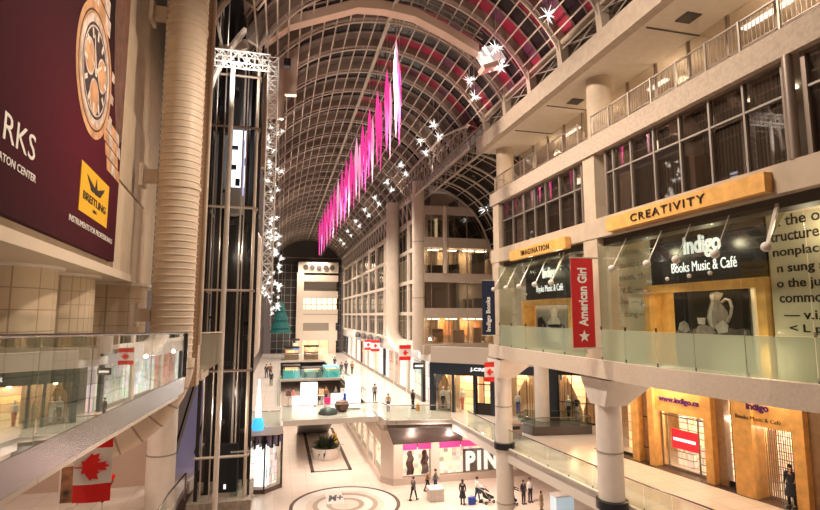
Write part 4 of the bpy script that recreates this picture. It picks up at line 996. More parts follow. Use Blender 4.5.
# office block facing the viewer
OY = 44.0
ob = beige
zz = [(-4.07,-2.95),( -2.95,-2.52)]
struct(MB().box(12.4,48,-3.3,26,48.3,12).build('wall_office', mat('office_back_wall', (.45,.36,.27), .8)))
for i, (a, b) in enumerate(((-3.0,-2.5),(-.26,.61),(2.91,3.71),(6.04,6.95),(9.05,9.8))):
    o = MB().box(11.9,OY-.15,a,19.0,OY+.25,b); struct(o.build('trim_%d' % (14+i), mat('spandrel_beige', (.50,.42,.35), .7, var=.06)))
    struct(MB().box(12.4,OY+.25,a+.1,26,48,b).build('floor', concd))
struct(MB().box(18.8,30.3,-3.3,19.1,46,5.2).build('wall_court', beige))
litO = [emis('office_glow_dim', (.9,.66,.42), .10), emis('office_glow', (1,.74,.42), .75), emis('office_glow_bright', (1,.80,.55), 1.0), emis('office_glow_cool', (.8,.72,.62), .16)]
rows = [(-2.5,-.26,2,'lowest'),(.61,2.91,3,'second'),(3.71,6.04,1,'third'),(6.95,9.05,0,'top')]
for i, (a, b, li, nm) in enumerate(rows):
    t = thing('window_%d' % (10+i), None, None, (15.5,OY,a)); struct(t, 'office window band, %s floor of the block beyond the side court' % nm)
    MB().box(12.4,OY,a,18.9,OY+.02,b).build('pane', glass('office_glass', (.75,.72,.68), .08, .02, .5), t)
    mb = MB()
    for x in (13.0,14.6,16.4,18.1): mb.box(x-.04,OY-.03,a,x+.04,OY+.06,b)
    mb.build('mullion', wmet, t)
for i, (a, b, li, nm) in enumerate(rows):
    if li in (1,2):
        for k, x in enumerate((13.5,15.2,16.9,18.2)):
            tag(MB().box(x-.5,OY+.9,b-.14,x+.5,OY+1.3,b-.08).build('office_lamp', emis('office_lamp_tube', (1,.8,.55), 7)), 'ceiling lamp on the %s office floor, %s from the left' % (nm, ['first','second','third','fourth'][k]), 'light')
        light('office_room_lamp', 'POINT', (14.5,OY+2,b-.5), 90 if li == 2 else 60, (1,.75,.45), r=.3); light('office_room_lamp', 'POINT', (17,OY+2,b-.5), 90 if li == 2 else 60, (1,.75,.45), r=.3)
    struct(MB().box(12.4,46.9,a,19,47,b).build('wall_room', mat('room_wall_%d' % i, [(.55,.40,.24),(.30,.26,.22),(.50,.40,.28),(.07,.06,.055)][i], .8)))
light('office_room_lamp', 'POINT', (17.2,OY+1.6,2.2), 45, (1,.78,.5), r=.3)
struct(MB().box(12.4,OY+.35,.65,14.9,OY+.4,2.9).build('wall_blind', bl2)); 
cab = mat('cabinet_brown', (.33,.23,.14), .6); sil = mat('dark_furniture', (.05,.04,.035), .7)
for i, (x0, x1, z, h, m, lb, ca) in enumerate(((13.1,14.3,-2.5,1.25,cab,'brown storage cabinet at the left of the lowest lit office floor','cabinet'),(15.2,16.3,-2.5,1.15,cab,'brown storage cabinet in the middle of the lowest lit office floor','cabinet'),(17.2,17.9,-2.5,1.3,cab,'brown storage cabinet at the right of the lowest lit office floor','cabinet'),
     (12.9,14.5,3.71,.75,sil,'dark office sofa silhouette at the left of the third office floor','sofa'),(14.9,15.9,3.71,.85,sil,'dark desk silhouette in the middle of the third office floor','desk'),(17.1,18.4,3.71,1.95,bl1 ,'tall grey screen at the right of the third office floor','screen'),(16.4,17.1,.61,.8,sil,'dark desk silhouette on the second office floor','desk'),(17.4,18.3,.61,.9,sil,'dark chair silhouette on the second office floor','chair'))):
    t = thing('office_'+ca, lb, ca, ((x0+x1)/2,OY+1,z)); MB().box(x0,OY+.7,z+.05,x1,OY+1.2,z+h).build('body', m, t); MB().box(x0-.03,OY+.67,z+h,x1+.03,OY+1.23,z+h+.04).build('top', m, t)
    for x in (x0+.05,x1-.1): MB().box(x,OY+.72,z,x+.05,OY+.78,z+.05).build('foot', m, t)
for k, x in enumerate((14.6,15.3,16.6,17.0,18.2)):
    tag(MB().box(x,OY+2.7,-1.9,x+.45,OY+2.75,-.7).build('wall_picture', mat('orange_picture', (.7,.25,.08), .6, emit=(1,.4,.12), es=.25)), 'orange wall picture on the lowest lit office floor, %s from the left' % ['first','second','third','fourth','fifth'][k], 'picture')
# ledge and bulkhead wall under the office block
struct(MB().box(12.3,43.2,-3.35,19,44,-2.95).build('trim_20', conc))

# duct columns at the corner
def elbow_duct(label, x, y, r, z0, z1, dx, dy, R=1.6, n=9, m=ductw, seams=(), tail=2.0, ribs=False):
    t = thing('duct_column', label, 'duct', (x,y,z0))
    pts = [(x,y,z1),(x,y,z0+R)]
    for k in range(1, n+1):
        a = PI/2*k/n; pts.append((x+dx*R*(1-math.cos(a)), y+dy*R*(1-math.cos(a)), z0+R-R*math.sin(a)))
    pts.append((x+dx*(R+tail), y+dy*(R+tail), z0))
    MB().tube(pts, r, 28).build('shaft', m, t, True)
    for z in seams: MB().lathe(x,y,[(r+.015,z-.025),(r+.03,z),(r+.015,z+.025)],28).build('seam', m, t, True)
    for k in (2, 5, 8):
        p = Vector(pts[1+k]); q = (Vector(pts[2+k])-Vector(pts[k])).normalized()*.03; MB().tube([p-q,p+q], r+.02, 28).build('elbow_seam', m, t, True)
    return t
elbow_duct('pale round duct column at the far corner of the office block, bending at its foot', 11.95,55.5,.74,-3.4,12.4,.75,-.66,1.8,seams=(1,5,9))
roundcol('slimmer pale round column at the near corner of the office block', 11.85,44.2,.55,-3.0,12.0,[1.5,6.5],ductw,None,False)
MB().lathe(14.2,43.7,[(.2,3.7),(.2,9.8)],14).build('pipe', ductw, None, True); o = bpy.data.objects['pipe']; tag(o, 'thin vertical pipe in front of the upper office floors', 'pipe')
t = thing('slab_bracket', 'beige sloping bracket under the corner column of the office block', 'bracket', (12.6,43.6,-3.3))
MB().hexa([(12.0,42.9,-3.4),(13.6,42.9,-3.4),(13.6,44,-3.4),(12.0,44,-3.4),(12.0,42.9,-2.6),(14.4,42.9,-2.5),(14.4,44,-2.5),(12.0,44,-2.6)]).build('body', conc, t)

# ================================================================= LONG RIGHT FACADE beyond
zb_ = [(-2.95,-2.55),(-.05,.3),(3.15,3.5),(6.35,6.7),(9.3,9.75)]
for i, (a, b) in enumerate(zb_): struct(MB().box(12.75,46,a,13.3,112,b).build('trim_%d' % (21+i), ductw))
struct(MB().box(16,46,-8,16.3,112,11).build('wall_east', mat('deep_office_wall', (.14,.115,.10), .8)))
for i, z in enumerate((-2.9,.0,3.2,6.4,9.4)): struct(MB().box(13.3,48.5,z,16,112,z+.2).build('floor', concd))
pil = [46.0,51.8,58.0,64.2,70.4,76.6,82.8,89.0,95.2,101.4,107.6]
for i, y in enumerate(pil): 
    t = tag(MB().box(12.7,y-.22,-2.95,13.2,y+.22,9.8).build('facade_pilaster', ductw), 'pale pilaster of the long right office facade, %s' % ORD[i], 'pilaster')
wn = 30; rnd = random.Random(5)
fglass = glass('facade_glass', (.62,.58,.54), .12, .02, .6)
roomm = [mat('room_dark', (.05,.045,.04), .8), mat('room_grey', (.16,.135,.115), .8, emit=(.9,.7,.5), es=.05), mat('room_lit', (.4,.32,.22), .8, emit=(1,.76,.45), es=.42), mat('room_dim', (.2,.16,.13), .8, emit=(1,.75,.5), es=.12)]  # room light is put into these back walls as glow
bays = list(zip(pil, pil[1:]))
for bi, (ya, yb) in enumerate(bays):
    for ri, (za, zb2) in enumerate(((-2.55,-.05),(.3,3.15),(3.5,6.35),(6.7,9.3))):
        t = thing('window_%d' % wn, None, None, (12.95,(ya+yb)/2,za)); struct(t); wn += 1
        MB().box(12.95,ya+.22,za,12.97,yb-.22,zb2).build('pane', fglass, t)
        mb = MB()
        for k in (1,2,3): y = ya+(yb-ya)*k/4; mb.box(12.9,y-.035,za,13.0,y+.035,zb2)
        mb.box(12.9,ya,zb2-.6,13.0,yb,zb2-.55); mb.build('mullion', wlit, t)
        r = rnd.random(); m = roomm[0] if r < .3 else roomm[1] if r < .6 else roomm[3] if r < .85 else roomm[2]
        if bi == 3: m = roomm[2] if ri in (2,1) else roomm[3]
        MB().box(14.2,ya+.1,za,14.25,yb-.1,zb2).build('room_back', m, t)
# upper parapet truss
pt_ = thing('parapet_truss', 'pale openwork parapet running along the top of the long right facade', 'railing', (12.7,79,9.75))
mb = MB(); mb.box(12.6,46,11.9,12.9,112,12.3); mb.build('top_beam', ductw, pt_)
mb = MB(); y = 46
while y < 111: mb.bar((12.75,y,9.75),(12.75,y,11.9),.14); mb.bar((12.75,y,9.85),(12.75,y+2.05,11.9),.1); y += 2.05
mb.build('struts', ductw, pt_)
struct(MB().box(13.4,46,9.75,13.5,112,12.2).build('wall_parapet', mat('parapet_back', (.10,.085,.075), .8)))
# vault skirts
# shops on the promenade below it
shopcols = [((.9,.8,.7),(.2,.12,.1),.45,.3),((1,.95,.9),(.6,.5,.45),.8,.5),((1,.5,.4),(.5,.1,.08),.55,.5),((1,.97,.94),(.5,.4,.35),.9,.4),((1,.85,.7),(.3,.2,.15),.7,.5),((1,.95,.92),(.6,.5,.5),.9,.5),((.9,.5,.4),(.4,.2,.15),.6,.4),((1,.95,.9),(.5,.45,.4),.9,.5),((1,.9,.8),(.5,.45,.4),.8,.5),((1,.9,.85),(.5,.45,.4),.8,.5)]
desc = ['grey framed shop with dark sign next to the navy shop','bright white fronted shop past the corner duct column','red lit shop front under the small red flags','white shop front past the red lit shop','warm beige lit shop front','bright white narrow shop front','reddish brown shop front deep in the promenade','white shop front near the promenade end','pale shop front near the end tower','last pale shop front of the promenade']
for i, ((ya, yb), (c, d, e, s)) in enumerate(zip(bays, shopcols)):
    t = thing('promenade_shop', desc[i], 'shop front', (12.6,(ya+yb)/2,L2))
    MB().box(12.7,ya,L2,13.0,ya+.5,-2.95).build('pier', [navy,ductw,ductw][i%3], t); MB().box(12.65,ya,-4.1,12.9,yb,-2.95).build('fascia', mat('shop_fascia_%d' % (i%3), [(.25,.22,.2),(.6,.55,.5),(.45,.38,.33)][i%3], .5), t)
    MB().box(13.4,ya,L2,13.45,yb,-4.1).build('display', shelfmat('promenade_goods_%d' % i, c, d, e*1.3, s, 1.1), t)
    MB().box(12.8,ya+.5,L2,12.82,yb,-4.1).build('glass', gshop, t); MB().box(12.7,ya+.5,L2,12.85,yb,L2+.35).build('plinth', concd, t)
sgn = thing('shop_sign', 'small black sign with white letters before the grey framed shop', 'sign', (12.3,45.3,-4.6))
MB().box(11.55,44.9,-4.75,12.6,45.0,-4.2).build('board', black, sgn); MB().box(11.7,44.88,-4.56,12.45,44.9,-4.4).build('white_stripe', whitel, sgn)
for y in (49,55,61,68,78,90,103): light('promenade_lamp', 'POINT', (10.6,y,-3.6), 130, (1,.90,.80), r=.12)
# half round awnings
for i, y in enumerate((66,72,78,84)):
    t = tag(MB().tube([(12.3,y+.9*math.cos(a)*1.2,-3.5+.6*math.sin(a)) for a in [PI*k/8 for k in range(9)]], .28, 6).build('arched_hood', mat('hood_grey', (.10,.085,.075), .6)), 'dark arched hood above the promenade shops, %s' % ORD[i], 'awning')

# ================================================================= END TOWER
tw = thing('end_tower', 'cream tower with bright windows and a round holed crown at the far end', 'building', (7.3,110,L2))
tc = mat('tower_cream', (.66,.56,.46), .6)
for z0, z1 in ((8.7,10.9),(6.9,8.2),(3.4,4.9) ,(.2,1.2),(-1.6,.1),(-5.2,-3.2)):
    MB().box(3.4,108,z0,11.6,110.5,z1).build('floor_band', tc, tw)
MB().box(3.2,107.8,-7.8,4.6,110.4,8.7).build('corner_shaft', tc, tw); MB().box(9.8,107.9,-7.8,11.2,110.4,-1.6).build('leg', tc, tw)
for k in range(5): MB().lathe(0,0,[(.55,0),(.55,.1)],16).build('round_hole', darkw, tw)
for k, o in enumerate([c for c in tw.children if c.name.startswith('round_hole')]):
    for v in o.data.vertices: w = v.co+Vector(tw['_o']); v.co = Vector((4.9+1.35*k+w.x, 107.95-w.z+.02, 9.8+w.y))-Vector(tw['_o'])
MB().box(4.6,109,1.2,11.4,109.2,3.4).build('lit_window', tilemat('tower_window', (1,.88,.66),(1,.8,.5),(.25,.18,.12),1.1,5,.12,.4,'XZ',emit=1.1), tw)
MB().box(4.6,109.2,4.9,11.4,109.4,6.9).build('dark_window', bl1, tw); MB().box(4.6,109.2,-3.2,9.8,109.4,-1.6).build('lower_window', roomm[3], tw)
MB().box(4.6,109.2,-7.8,11.4,109.4,-5.2).build('foot_window', warmsh, tw)
mb = thing('hanging_fir', 'teal lit conical festive tree hanging at the far left', 'decoration', (.6,96,-3))
MB().lathe(.2,96,[(2.0,-3.2),(1.5,-2.4),(1.75,-2.3),(1.1,-1.0),(1.35,-.9),(.7,.6),(.85,.7),(.05,2.6)],16).build('foliage', mat('fir_teal', (.008,.05,.045), .8, var=.8, scale=6, emit=(.01,.12,.10), es=.25), mb)
MB().tube([(.2,96,2.5),(.2,96,14)], .03, 4).build('cable', alu, mb)
# ================================================================= LEFT SIDE
WL = Fr((-3.104,1.0),(-4.2,14.7))          # billboard wall
if WL.n.x > 0: WL = Fr((-3.104,1.0),(-4.2,14.7), True)
def su(y): return (y-1.0)/math.cos(math.atan(.08))
stone = mat('stone_panel', (.52,.42,.31), .7, var=.08, scale=2)
mb = MB(); WL.box(mb, 0, su(14.75), .12, 1.2, 1.05, 12); WL.box(mb, su(14.75), su(23.5), .35, 1.2, 1.0, 14); struct(mb.build('wall_west', stone))
mb = MB()
for z in (3.6,6.2,8.8): WL.box(mb, su(14.7), su(17.3), .33, .36, z-.02, z+.02)
struct(mb.build('trim_30', darkw))
# bulging stone bands right of the billboard
for i, (z0, z1) in enumerate(((1.0,3.5),(3.7,6.1),(6.3,8.7),(8.9,11.5))):
    mb = MB(); WL.box(mb, su(14.72), su(19.5), .02+.1*i, .4, z0, z1); struct(mb.build('trim_%d' % (31+i), stone))
mb = MB(); WL.box(mb, 0, su(16.8), -.05, 2.2, .98, 1.18); struct(mb.build('trim_35', mat('ledge_pale', (.62,.53,.43), .6)))
# recessed tile wall and tile columns
tl = tilemat('wall_tile_beige', (.60,.49,.36), (.57,.46,.34), (.34,.26,.18), .42, .42, .012, .4, 'YZ')
tl2 = tilemat('small_wall_tile', (.60,.49,.36), (.57,.46,.34), (.40,.31,.22), .16, .32, .012, .4, 'YZ')
struct(MB().box(-6.0,1,-2.0,-5.8,24,1.1).build('wall_west', tl))
for lb, x, y, r, m in (('wide half round tiled wall column nearest the viewer',-5.6,12.0,1.1,tl),('ribbed half round tiled wall column in the middle',-5.45,14.3,.95,tl2),('half round tiled wall column beside the big duct',-5.7,18.6,1.4,tl)):
    t = thing('tiled_column', lb, 'column', (x,y,-2.0)); MB().lathe(x,y,[(r,-2.0),(r,.92)],28).build('shaft', m, t, True); MB().lathe(x,y,[(r+.12,.92),(r+.12,1.0)],28).build('cap', whitep, t, True)
dr = thing('wall_door', 'small pale framed service door between tiled column and duct', 'door', (-5.0,20.2,-2.0))
MB().box(-5.05,20.0,-2.0,-4.95,21.4,.2).build('leaf', mat('door_sage', (.42,.42,.34), .5), dr); MB().box(-5.08,19.9,-2.0,-4.93,20.0,.3).build('frame', alu, dr)
# level 3 floor, left
le = [(-3.32,2.0),(-3.2,5),(-3.11,7.2),(-3.03,8.6),(-2.94,10.1),(-2.78,12.6),(-2.56,15.8)]
struct(MB().prism([(x-.12,y) for x,y in le]+[(-3.2,18.6),(-6,24),(-13,24),(-13,2)], -2.3, -2.02).build('floor', ft2))
bal = thing('glass_balcony', 'curved glass balcony balustrade with brushed steel band at the left', 'balustrade', (-3.0,9,-2.02))
def zr(y): return -.2-.32*(max(0, y-5)/10.8)
for i in range(len(le)-1):
    (xa,ya),(xb,yb) = le[i], le[i+1]
    MB().hexa([(xa-.02,ya,-2.14),(xb-.02,yb,-2.14),(xb+.02,yb,-2.14),(xa+.02,ya,-2.14),(xa-.02,ya,-1.7),(xb-.02,yb,-1.7),(xb+.02,yb,-1.7),(xa+.02,ya,-1.7)]).build('steel_band', steel, bal)
jy = [2.0,5.9,7.9,9.6,11.2,12.8,14.3,15.8]
def lx(y):
    for (xa,ya),(xb,yb) in zip(le, le[1:]):
        if ya <= y <= yb: return xa+(xb-xa)*(y-ya)/(yb-ya)
    return le[-1][0]
for ya, yb in zip(jy, jy[1:]):
    a, b = ya+.012, yb-.012
    MB().hexa([(lx(a)-.01,a,-1.72),(lx(b)-.01,b,-1.72),(lx(b)+.005,b,-1.72),(lx(a)+.005,a,-1.72),(lx(a)-.01,a,zr(a)),(lx(b)-.01,b,zr(b)),(lx(b)+.005,b,zr(b)),(lx(a)+.005,a,zr(a))]).build('pane', glb, bal)
MB().tube([(lx(y),y,zr(y)+.015) for y in [2+13.8*k/20 for k in range(21)]], .028, 8).build('handrail', steel, bal, True)
cp = MB().box(-2.64,15.8,-1.72,-2.5,15.86,zr(15.8)).build('end_post', steel, bal)
MB().tube([(-2.56,15.8,zr(15.8)),(-3.2,16.4,-.53)], .025, 6).build('return_rail', steel, bal)
f = Fr((-2.56,15.8),(-3.2,16.4)); mb = MB(); f.box(mb,0,f.L,0,.015,-2.14,-.55); mb.build('return_pane', glb, bal)

# billboard
bb = thing('billboard', 'large maroon wall billboard of a gold wristwatch with yellow logo square', 'billboard', tuple(WL.p(8,0,1.36)))
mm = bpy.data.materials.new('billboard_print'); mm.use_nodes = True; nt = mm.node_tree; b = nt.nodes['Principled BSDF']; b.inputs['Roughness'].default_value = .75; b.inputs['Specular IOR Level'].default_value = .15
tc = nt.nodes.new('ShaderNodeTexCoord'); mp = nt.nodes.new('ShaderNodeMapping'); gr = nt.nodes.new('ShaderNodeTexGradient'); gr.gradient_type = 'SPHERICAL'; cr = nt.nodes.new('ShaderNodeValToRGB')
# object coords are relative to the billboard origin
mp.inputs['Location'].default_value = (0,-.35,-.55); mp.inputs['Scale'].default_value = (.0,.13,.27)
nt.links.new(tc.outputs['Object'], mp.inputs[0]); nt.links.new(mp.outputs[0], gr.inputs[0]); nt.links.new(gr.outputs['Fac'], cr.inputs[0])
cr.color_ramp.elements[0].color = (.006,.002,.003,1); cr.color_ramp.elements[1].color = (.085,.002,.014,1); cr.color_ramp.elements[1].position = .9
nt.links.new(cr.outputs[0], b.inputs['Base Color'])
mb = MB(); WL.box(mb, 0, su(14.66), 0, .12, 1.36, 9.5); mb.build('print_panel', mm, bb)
up = (0,0,1)
def bt(name, s, m, y0, z0, y1, z1, bold=.02, space=1):
    return text(name, s, m, bb, WL.p(su(y0),-.004,z0), WL.u, up, su(y1)-su(y0), z1-z0, .006, bold, 0, space)
bt('headline', 'RKS', wlp, 7.72, 2.33, 8.86, 2.72, .0)
bt('subline', 'EATON CENTER', wlp, 7.55, 2.03, 8.98, 2.145, .01)
ysq = mat('print_yellow', (.85,.48,.02), .4)
mb = MB(); WL.box(mb, su(11.28), su(13.62), -.012, 0, 2.07, 3.08); lsq = mb.build('logo_square', ysq, bb)
text('logo_name', 'BREITLING', blackl, lsq, WL.p(su(11.5),-.014,2.35), WL.u, up, 1.9, .17, .006, .02)
text('logo_year', '1884', blackl, lsq, WL.p(su(12.3),-.014,2.2), WL.u, up, .3, .07, .006, .01)
mb = MB()
def pz(cy, cz, pts, d=-.02, t=.01): mb.ext([tuple(WL.p(su(cy)+a,d,cz+b)) for a, b in pts], tuple(WL.n*t))
pz(12.45,2.74,[(-.08,-.12),(.08,-.12),(.1,.02),(.05,.1),(.0,.24),(-.05,.1),(-.1,.02)])
pz(12.45,2.74,[(.1,.0),(.75,.16),(.62,.05),(.5,-.02),(.4,-.1),(.25,-.12),(.1,-.1)]); pz(12.45,2.74,[(-.1,.0),(-.75,.16),(-.62,.05),(-.5,-.02),(-.4,-.1),(-.25,-.12),(-.1,-.1)])
mb.build('winged_emblem', blackl, lsq)
bt('slogan', 'INSTRUMENTS FOR PROFESSIONALS', wlp, 10.75, 1.77, 14.3, 1.89, .0)
# watch artwork, all flat print
gold = mat('print_gold', (.62,.34,.17), .4, var=.35, scale=3); silv = mat('print_silver', (.62,.52,.46), .4, var=.45, scale=4); dialm = mat('print_dial', (.035,.02,.025), .4); shd = mat('print_brown', (.13,.06,.04), .5, var=.5, scale=4)
CYw, CZw = 11.78, 5.15
def disc(name, r0, r1, m, d, cy=CYw, cz=CZw, n=48, sy=1.0):
    mb = MB()
    for k in range(n):
        a, b2 = 2*PI*k/n, 2*PI*(k+1)/n
        q = [(r0*math.cos(a)*sy,r0*math.sin(a)),(r1*math.cos(a)*sy,r1*math.sin(a)),(r1*math.cos(b2)*sy,r1*math.sin(b2)),(r0*math.cos(b2)*sy,r0*math.sin(b2))]
        if r0 == 0: q = [(0,0)]+q[1:3]
        mb.ext([tuple(WL.p(su(cy)+x,d,cz+z)) for x, z in q], tuple(WL.n*.003))
    return mb.build(name, m, bb)
def shape(name, pts, m, d):
    mb = MB(); mb.ext([tuple(WL.p(su(CYw)+x,d,CZw+z)) for x, z in pts], tuple(WL.n*.003)); return mb.build(name, m, bb)
shape('sleeve_print', [(1.2,4.3),(2.86,4.3),(2.86,-.6),(2.3,-.9),(1.7,.4),(1.3,2)], shd, -.004)
for k in range(9):
    z = 1.25+.42*k; o = .13*k
    for j, (a, b2, m) in enumerate(((-1.15,-.65,gold),(-.63,-.1,silv),(-.08,.45,gold),(.47,.95,silv))): shape('bracelet_link', [(a-o,z),(b2-o,z),(b2-o,z+.38),(a-o,z+.38)], m, -.006)
for k in range(4):
    z = -.55-.3*k; o = .22*k+.95
    for j, (a, b2, m) in enumerate(((-.2,.25,gold),(.27,.7,silv),(.72,1.15,gold),(1.17,1.55,silv))):
        if b2+o < 2.8: shape('bracelet_link', [(a+o,z),(b2+o,z),(b2+o+.1,z-.27),(a+o+.1,z-.27)], m, -.006)
disc('watch_case', 1.0, 1.42, gold, -.009); disc('bezel_shadow', 1.22, 1.26, dialm, -.011); disc('bezel_rim', 1.0, 1.16, silv, -.012); disc('dial', 0, 1.08, dialm, -.010); disc('minute_track', .9, .94, silv, -.012)
for cy, cz in ((0,-.55),(-.5,.12),(.5,.12)): disc('sub_dial', 0, .34, gold, -.013, CYw+cy, CZw+cz, 24); disc('sub_dial_ring', .33, .38, silv, -.015, CYw+cy, CZw+cz, 24)
mb = MB()
for k in range(12):
    a = PI/6*k; c, s = math.cos(a), math.sin(a); w = .05
    mb = MB(); mb.ext([tuple(WL.p(su(CYw)+c*r-s*q,-.016,CZw+s*r+c*q)) for r, q in ((.68,-w),(.88,-w),(.88,w),(.68,w))], tuple(WL.n*.003)); mb.build('hour_marker', mat('print_pale', (.8,.72,.64), .4), bb)
for a, r, w in ((PI*.62,.75,.05),(PI*.2,.5,.06),(PI*.9,.6,.02)):
    c, s = math.cos(a), math.sin(a); mb = MB(); mb.ext([tuple(WL.p(su(CYw)+c*rr-s*q,-.018,CZw+s*rr+c*q)) for rr, q in ((-.1,-w),(r,-w*.4),(r,w*.4),(-.1,w))], tuple(WL.n*.003)); mb.build('watch_hand', MATS['print_pale'], bb)
for z in (-.55,0,.55): shape('pusher', [(1.4,z-.12),(1.66,z-.1),(1.66,z+.1),(1.4,z+.12)], silv, -.008)

# big spiral duct
DX, DY = -3.2, 17.2
bd = thing('spiral_duct', 'big ribbed beige round duct rising along the left wall', 'duct', (DX,DY,-1.0))
prof = []; z = -1.3
while z < 17:
    prof += [(.60,z),(.60,z+.15),(.622,z+.165),(.622,z+.195),(.60,z+.21)]; z += .21
mb = MB().lathe(DX,DY,prof,40); mb.build('ribbed_shaft', duct, bd, True)
for zc in (3.9,9.2,12.6): MB().lathe(DX,DY,[(.645,zc),(.645,zc+.12)],40).build('joint_collar', duct, bd, True)
pts = []; R_ = 2.1
for k in range(15):
    a = PI/2*k/14; pts.append((DX-.95*R_*(1-math.cos(a)), DY-.3*R_*(1-math.cos(a)), -1.3-R_*math.sin(a)))
pts.append((DX-.95*R_-3.5, DY-.3*R_-1.1, -1.3-R_))
MB().tube(pts, .70, 36).build('elbow', duct, bd, True)
for k in range(1, 15, 2): p = Vector(pts[k]); q = (Vector(pts[k+1])-Vector(pts[k-1])).normalized()*.025; MB().tube([p-q,p+q], .712, 36).build('elbow_seam', mat('duct_seam', (.36,.27,.2), .5), bd, True)
for i, z in enumerate((4.1,9.5,-.2)):
    t = MB().box(DX-1.0,DY-.15,z,DX-.6,DY+.15,z+.4); t.box(DX-1.1,DY-.3,z-.15,DX-1.0,DY+.3,z+.55); t.build('wall_bracket', duct, bd)
sp = thing('pilaster_duct', 'slim beige brick patterned pilaster tight behind the big duct', 'pilaster', (-2.75,19.3,-2.4))
MB().box(-3.05,19.0,-2.4,-2.68,19.6,17).build('shaft', tilemat('slim_tile', (.60,.42,.28),(.56,.39,.26),(.42,.3,.2),.14,.14,.012,.5,'HZ'), sp)
MB().tube([(-2.62,18.95,-1),(-2.62,18.95,17)], .05, 8).build('conduit', ductw, sp)
roundcol('thick round white column under the left balcony', -4.6, 24.0, .56, L2, -2.6, [-5.7], whitep, None, False)
# walls behind, left
struct(MB().box(-13.2,2,-8,-13,24,-2).build('wall_west', beige)); struct(MB().box(-13,27,-8,-5,27.3,-2.6).build('wall_lobby', mat('lobby_wall', (.62,.47,.38), .7)))
po3 = thing('wall_poster', 'tall narrow fashion poster of a brown figure left of the near flag', 'poster', (-8.3,25,L2))
MB().box(-8.6,24.9,L2,-7.9,25.0,-5.5).build('frame', whitep, po3); MB().box(-8.52,24.88,L2+.15,-7.98,24.9,-5.6).build('print', mat('poster_brown', (.22,.10,.05), .5, var=.9, scale=2.5), po3)
tb = thing('pedestal_sign', 'small red and black tapered sign stand right of the near flag', 'sign', (-6.0,22,L2))
MB().lathe(-6.2,22.2,[(.05,-6.9),(.28,-6.3),(.34,-6.15)],4).build('head', black, tb); MB().lathe(-6.2,22.2,[(.34,-6.15),(.4,-5.95)],4).build('red_rim', flagr, tb); MB().lathe(-6.2,22.2,[(.25,L2),(.25,L2+.04),(.03,L2+.06),(.03,-6.9)],12).build('stand', alu, tb)
pg_ = thing('escalator', 'violet lit escalator flight seen past the left column', 'escalator', (-4.2,33,-7.8))
MB().hexa([(-4.9,28.5,-7.9),(-3.9,28.5,-7.9),(-3.9,36,-4.6),(-4.9,36,-4.6),(-4.9,28.5,-7.5),(-3.9,28.5,-7.5),(-3.9,36,-4.0),(-4.9,36,-4.0)]).build('truss', mat('violet_lit', (.45,.38,.48), .4, emit=(.6,.5,.8), es=.08), pg_)
MB().tube([(-3.9,28.3,-6.8),(-3.9,36,-3.2)], .05, 6).build('handrail', rubber, pg_)
MB().tube([(-4.9,28.3,-6.8),(-4.9,36,-3.2)], .05, 6).build('handrail', rubber, pg_)
tl_ = thing('tube_rail', 'low steel tube rail at the foot of the left column', 'railing', (-3.6,22,L2))
MB().tube([(-4.0,20.5,L2),(-4.0,20.5,-6.9),(-3.9,22,-6.7),(-3.7,24.5,-6.7),(-3.7,24.5,L2)], .035, 6).build('rail', steel, tl_); MB().box(-3.98,20.8,L2+.1,-3.94,22,-6.95).build('glass', gl, tl_)

# elevator tower
el = thing('elevator_tower', 'tall open elevator tower of dark steel posts and glass behind the duct', 'elevator', (-2.3,25.5,L1))
for x, y, w in ((-3.3,24.6,.14),(-2.95,25.4,.22),(-3.15,27.0,.2),(-2.55,25.9,.12),(-1.75,25.6,.2),(-1.42,26.2,.16),(-1.15,24.9,.10),(-2.15,26.6,.14)):
    MB().box(x-w/2,y-w/2,L1,x+w/2,y+w/2,17).build('post', dark, el)
for x, y, w in ((-2.75,24.5,.03),(-1.95,25.2,.05),(-1.8,25.2,.03),(-1.3,24.6,.07),(-3.1,24.4,.03)): MB().tube([(x,y,L1),(x,y,16)], w, 8).build('guide_rail', ductw if w > .05 else alu, el)
MB().box(-3.3,27.2,L1,-1.2,27.3,17).build('back_glass', mat('shaft_dark_glass', (.03,.028,.028), .15), el)
for z in (-10.2,-6.1,-2.45,1.1,4.9,8.7,11.2):
    mb = MB().tube([(-3.35,24.4,z),(-1.2,24.4,z)], .06, 6).tube([(-1.2,24.4,z),(-1.2,26.9,z)], .06, 6).tube([(-3.35,24.4,z),(-3.35,27,z)], .06, 6); mb.build('ring_beam', ribst if z in (1.1,4.9,-6.1) else ribdk, el)
mb = MB(); rnd = random.Random(11)
for k in range(70): z = rnd.uniform(-12,14); x = rnd.uniform(-3.2,-1.3); mb.box(x,25.3,z,x+rnd.uniform(.05,.3),25.5,z+rnd.uniform(.05,.35))
mb.build('machinery', dark, el)['kind'] = 'stuff'
MB().tube([(-2.42,23.9,L1),(-2.42,23.9,11.6)], .11, 12).build('white_pipe', whitep, el, True)
car = thing('elevator_car', 'bright white lit elevator car window high in the tower', 'elevator car', (-2.2,26,5.4))
MB().box(-2.5,26.0,6.2,-1.85,26.7,9.1).build('lit_pane', mat('lit_pane_white', (.8,.85,.9), .3, emit=(.85,.92,1), es=1.3), car); MB().box(-2.55,25.95,4.9,-1.8,26.75,6.2).build('lower_panel', mat('car_grey', (.45,.44,.42), .4), car)
MB().box(-2.58,25.9,9.1,-1.78,26.8,9.3).build('roof', dark, car); MB().box(-2.05,25.93,5.8,-1.9,25.97,8.6).build('violet_strip', mat('violet_strip', (.3,.3,.7), .4, emit=(.5,.55,1), es=.6), car); MB().box(-3.3,26.3,5.2,-2.6,26.4,8.9).build('side_pane', mat('side_pane_grey', (.25,.27,.27), .2), car)
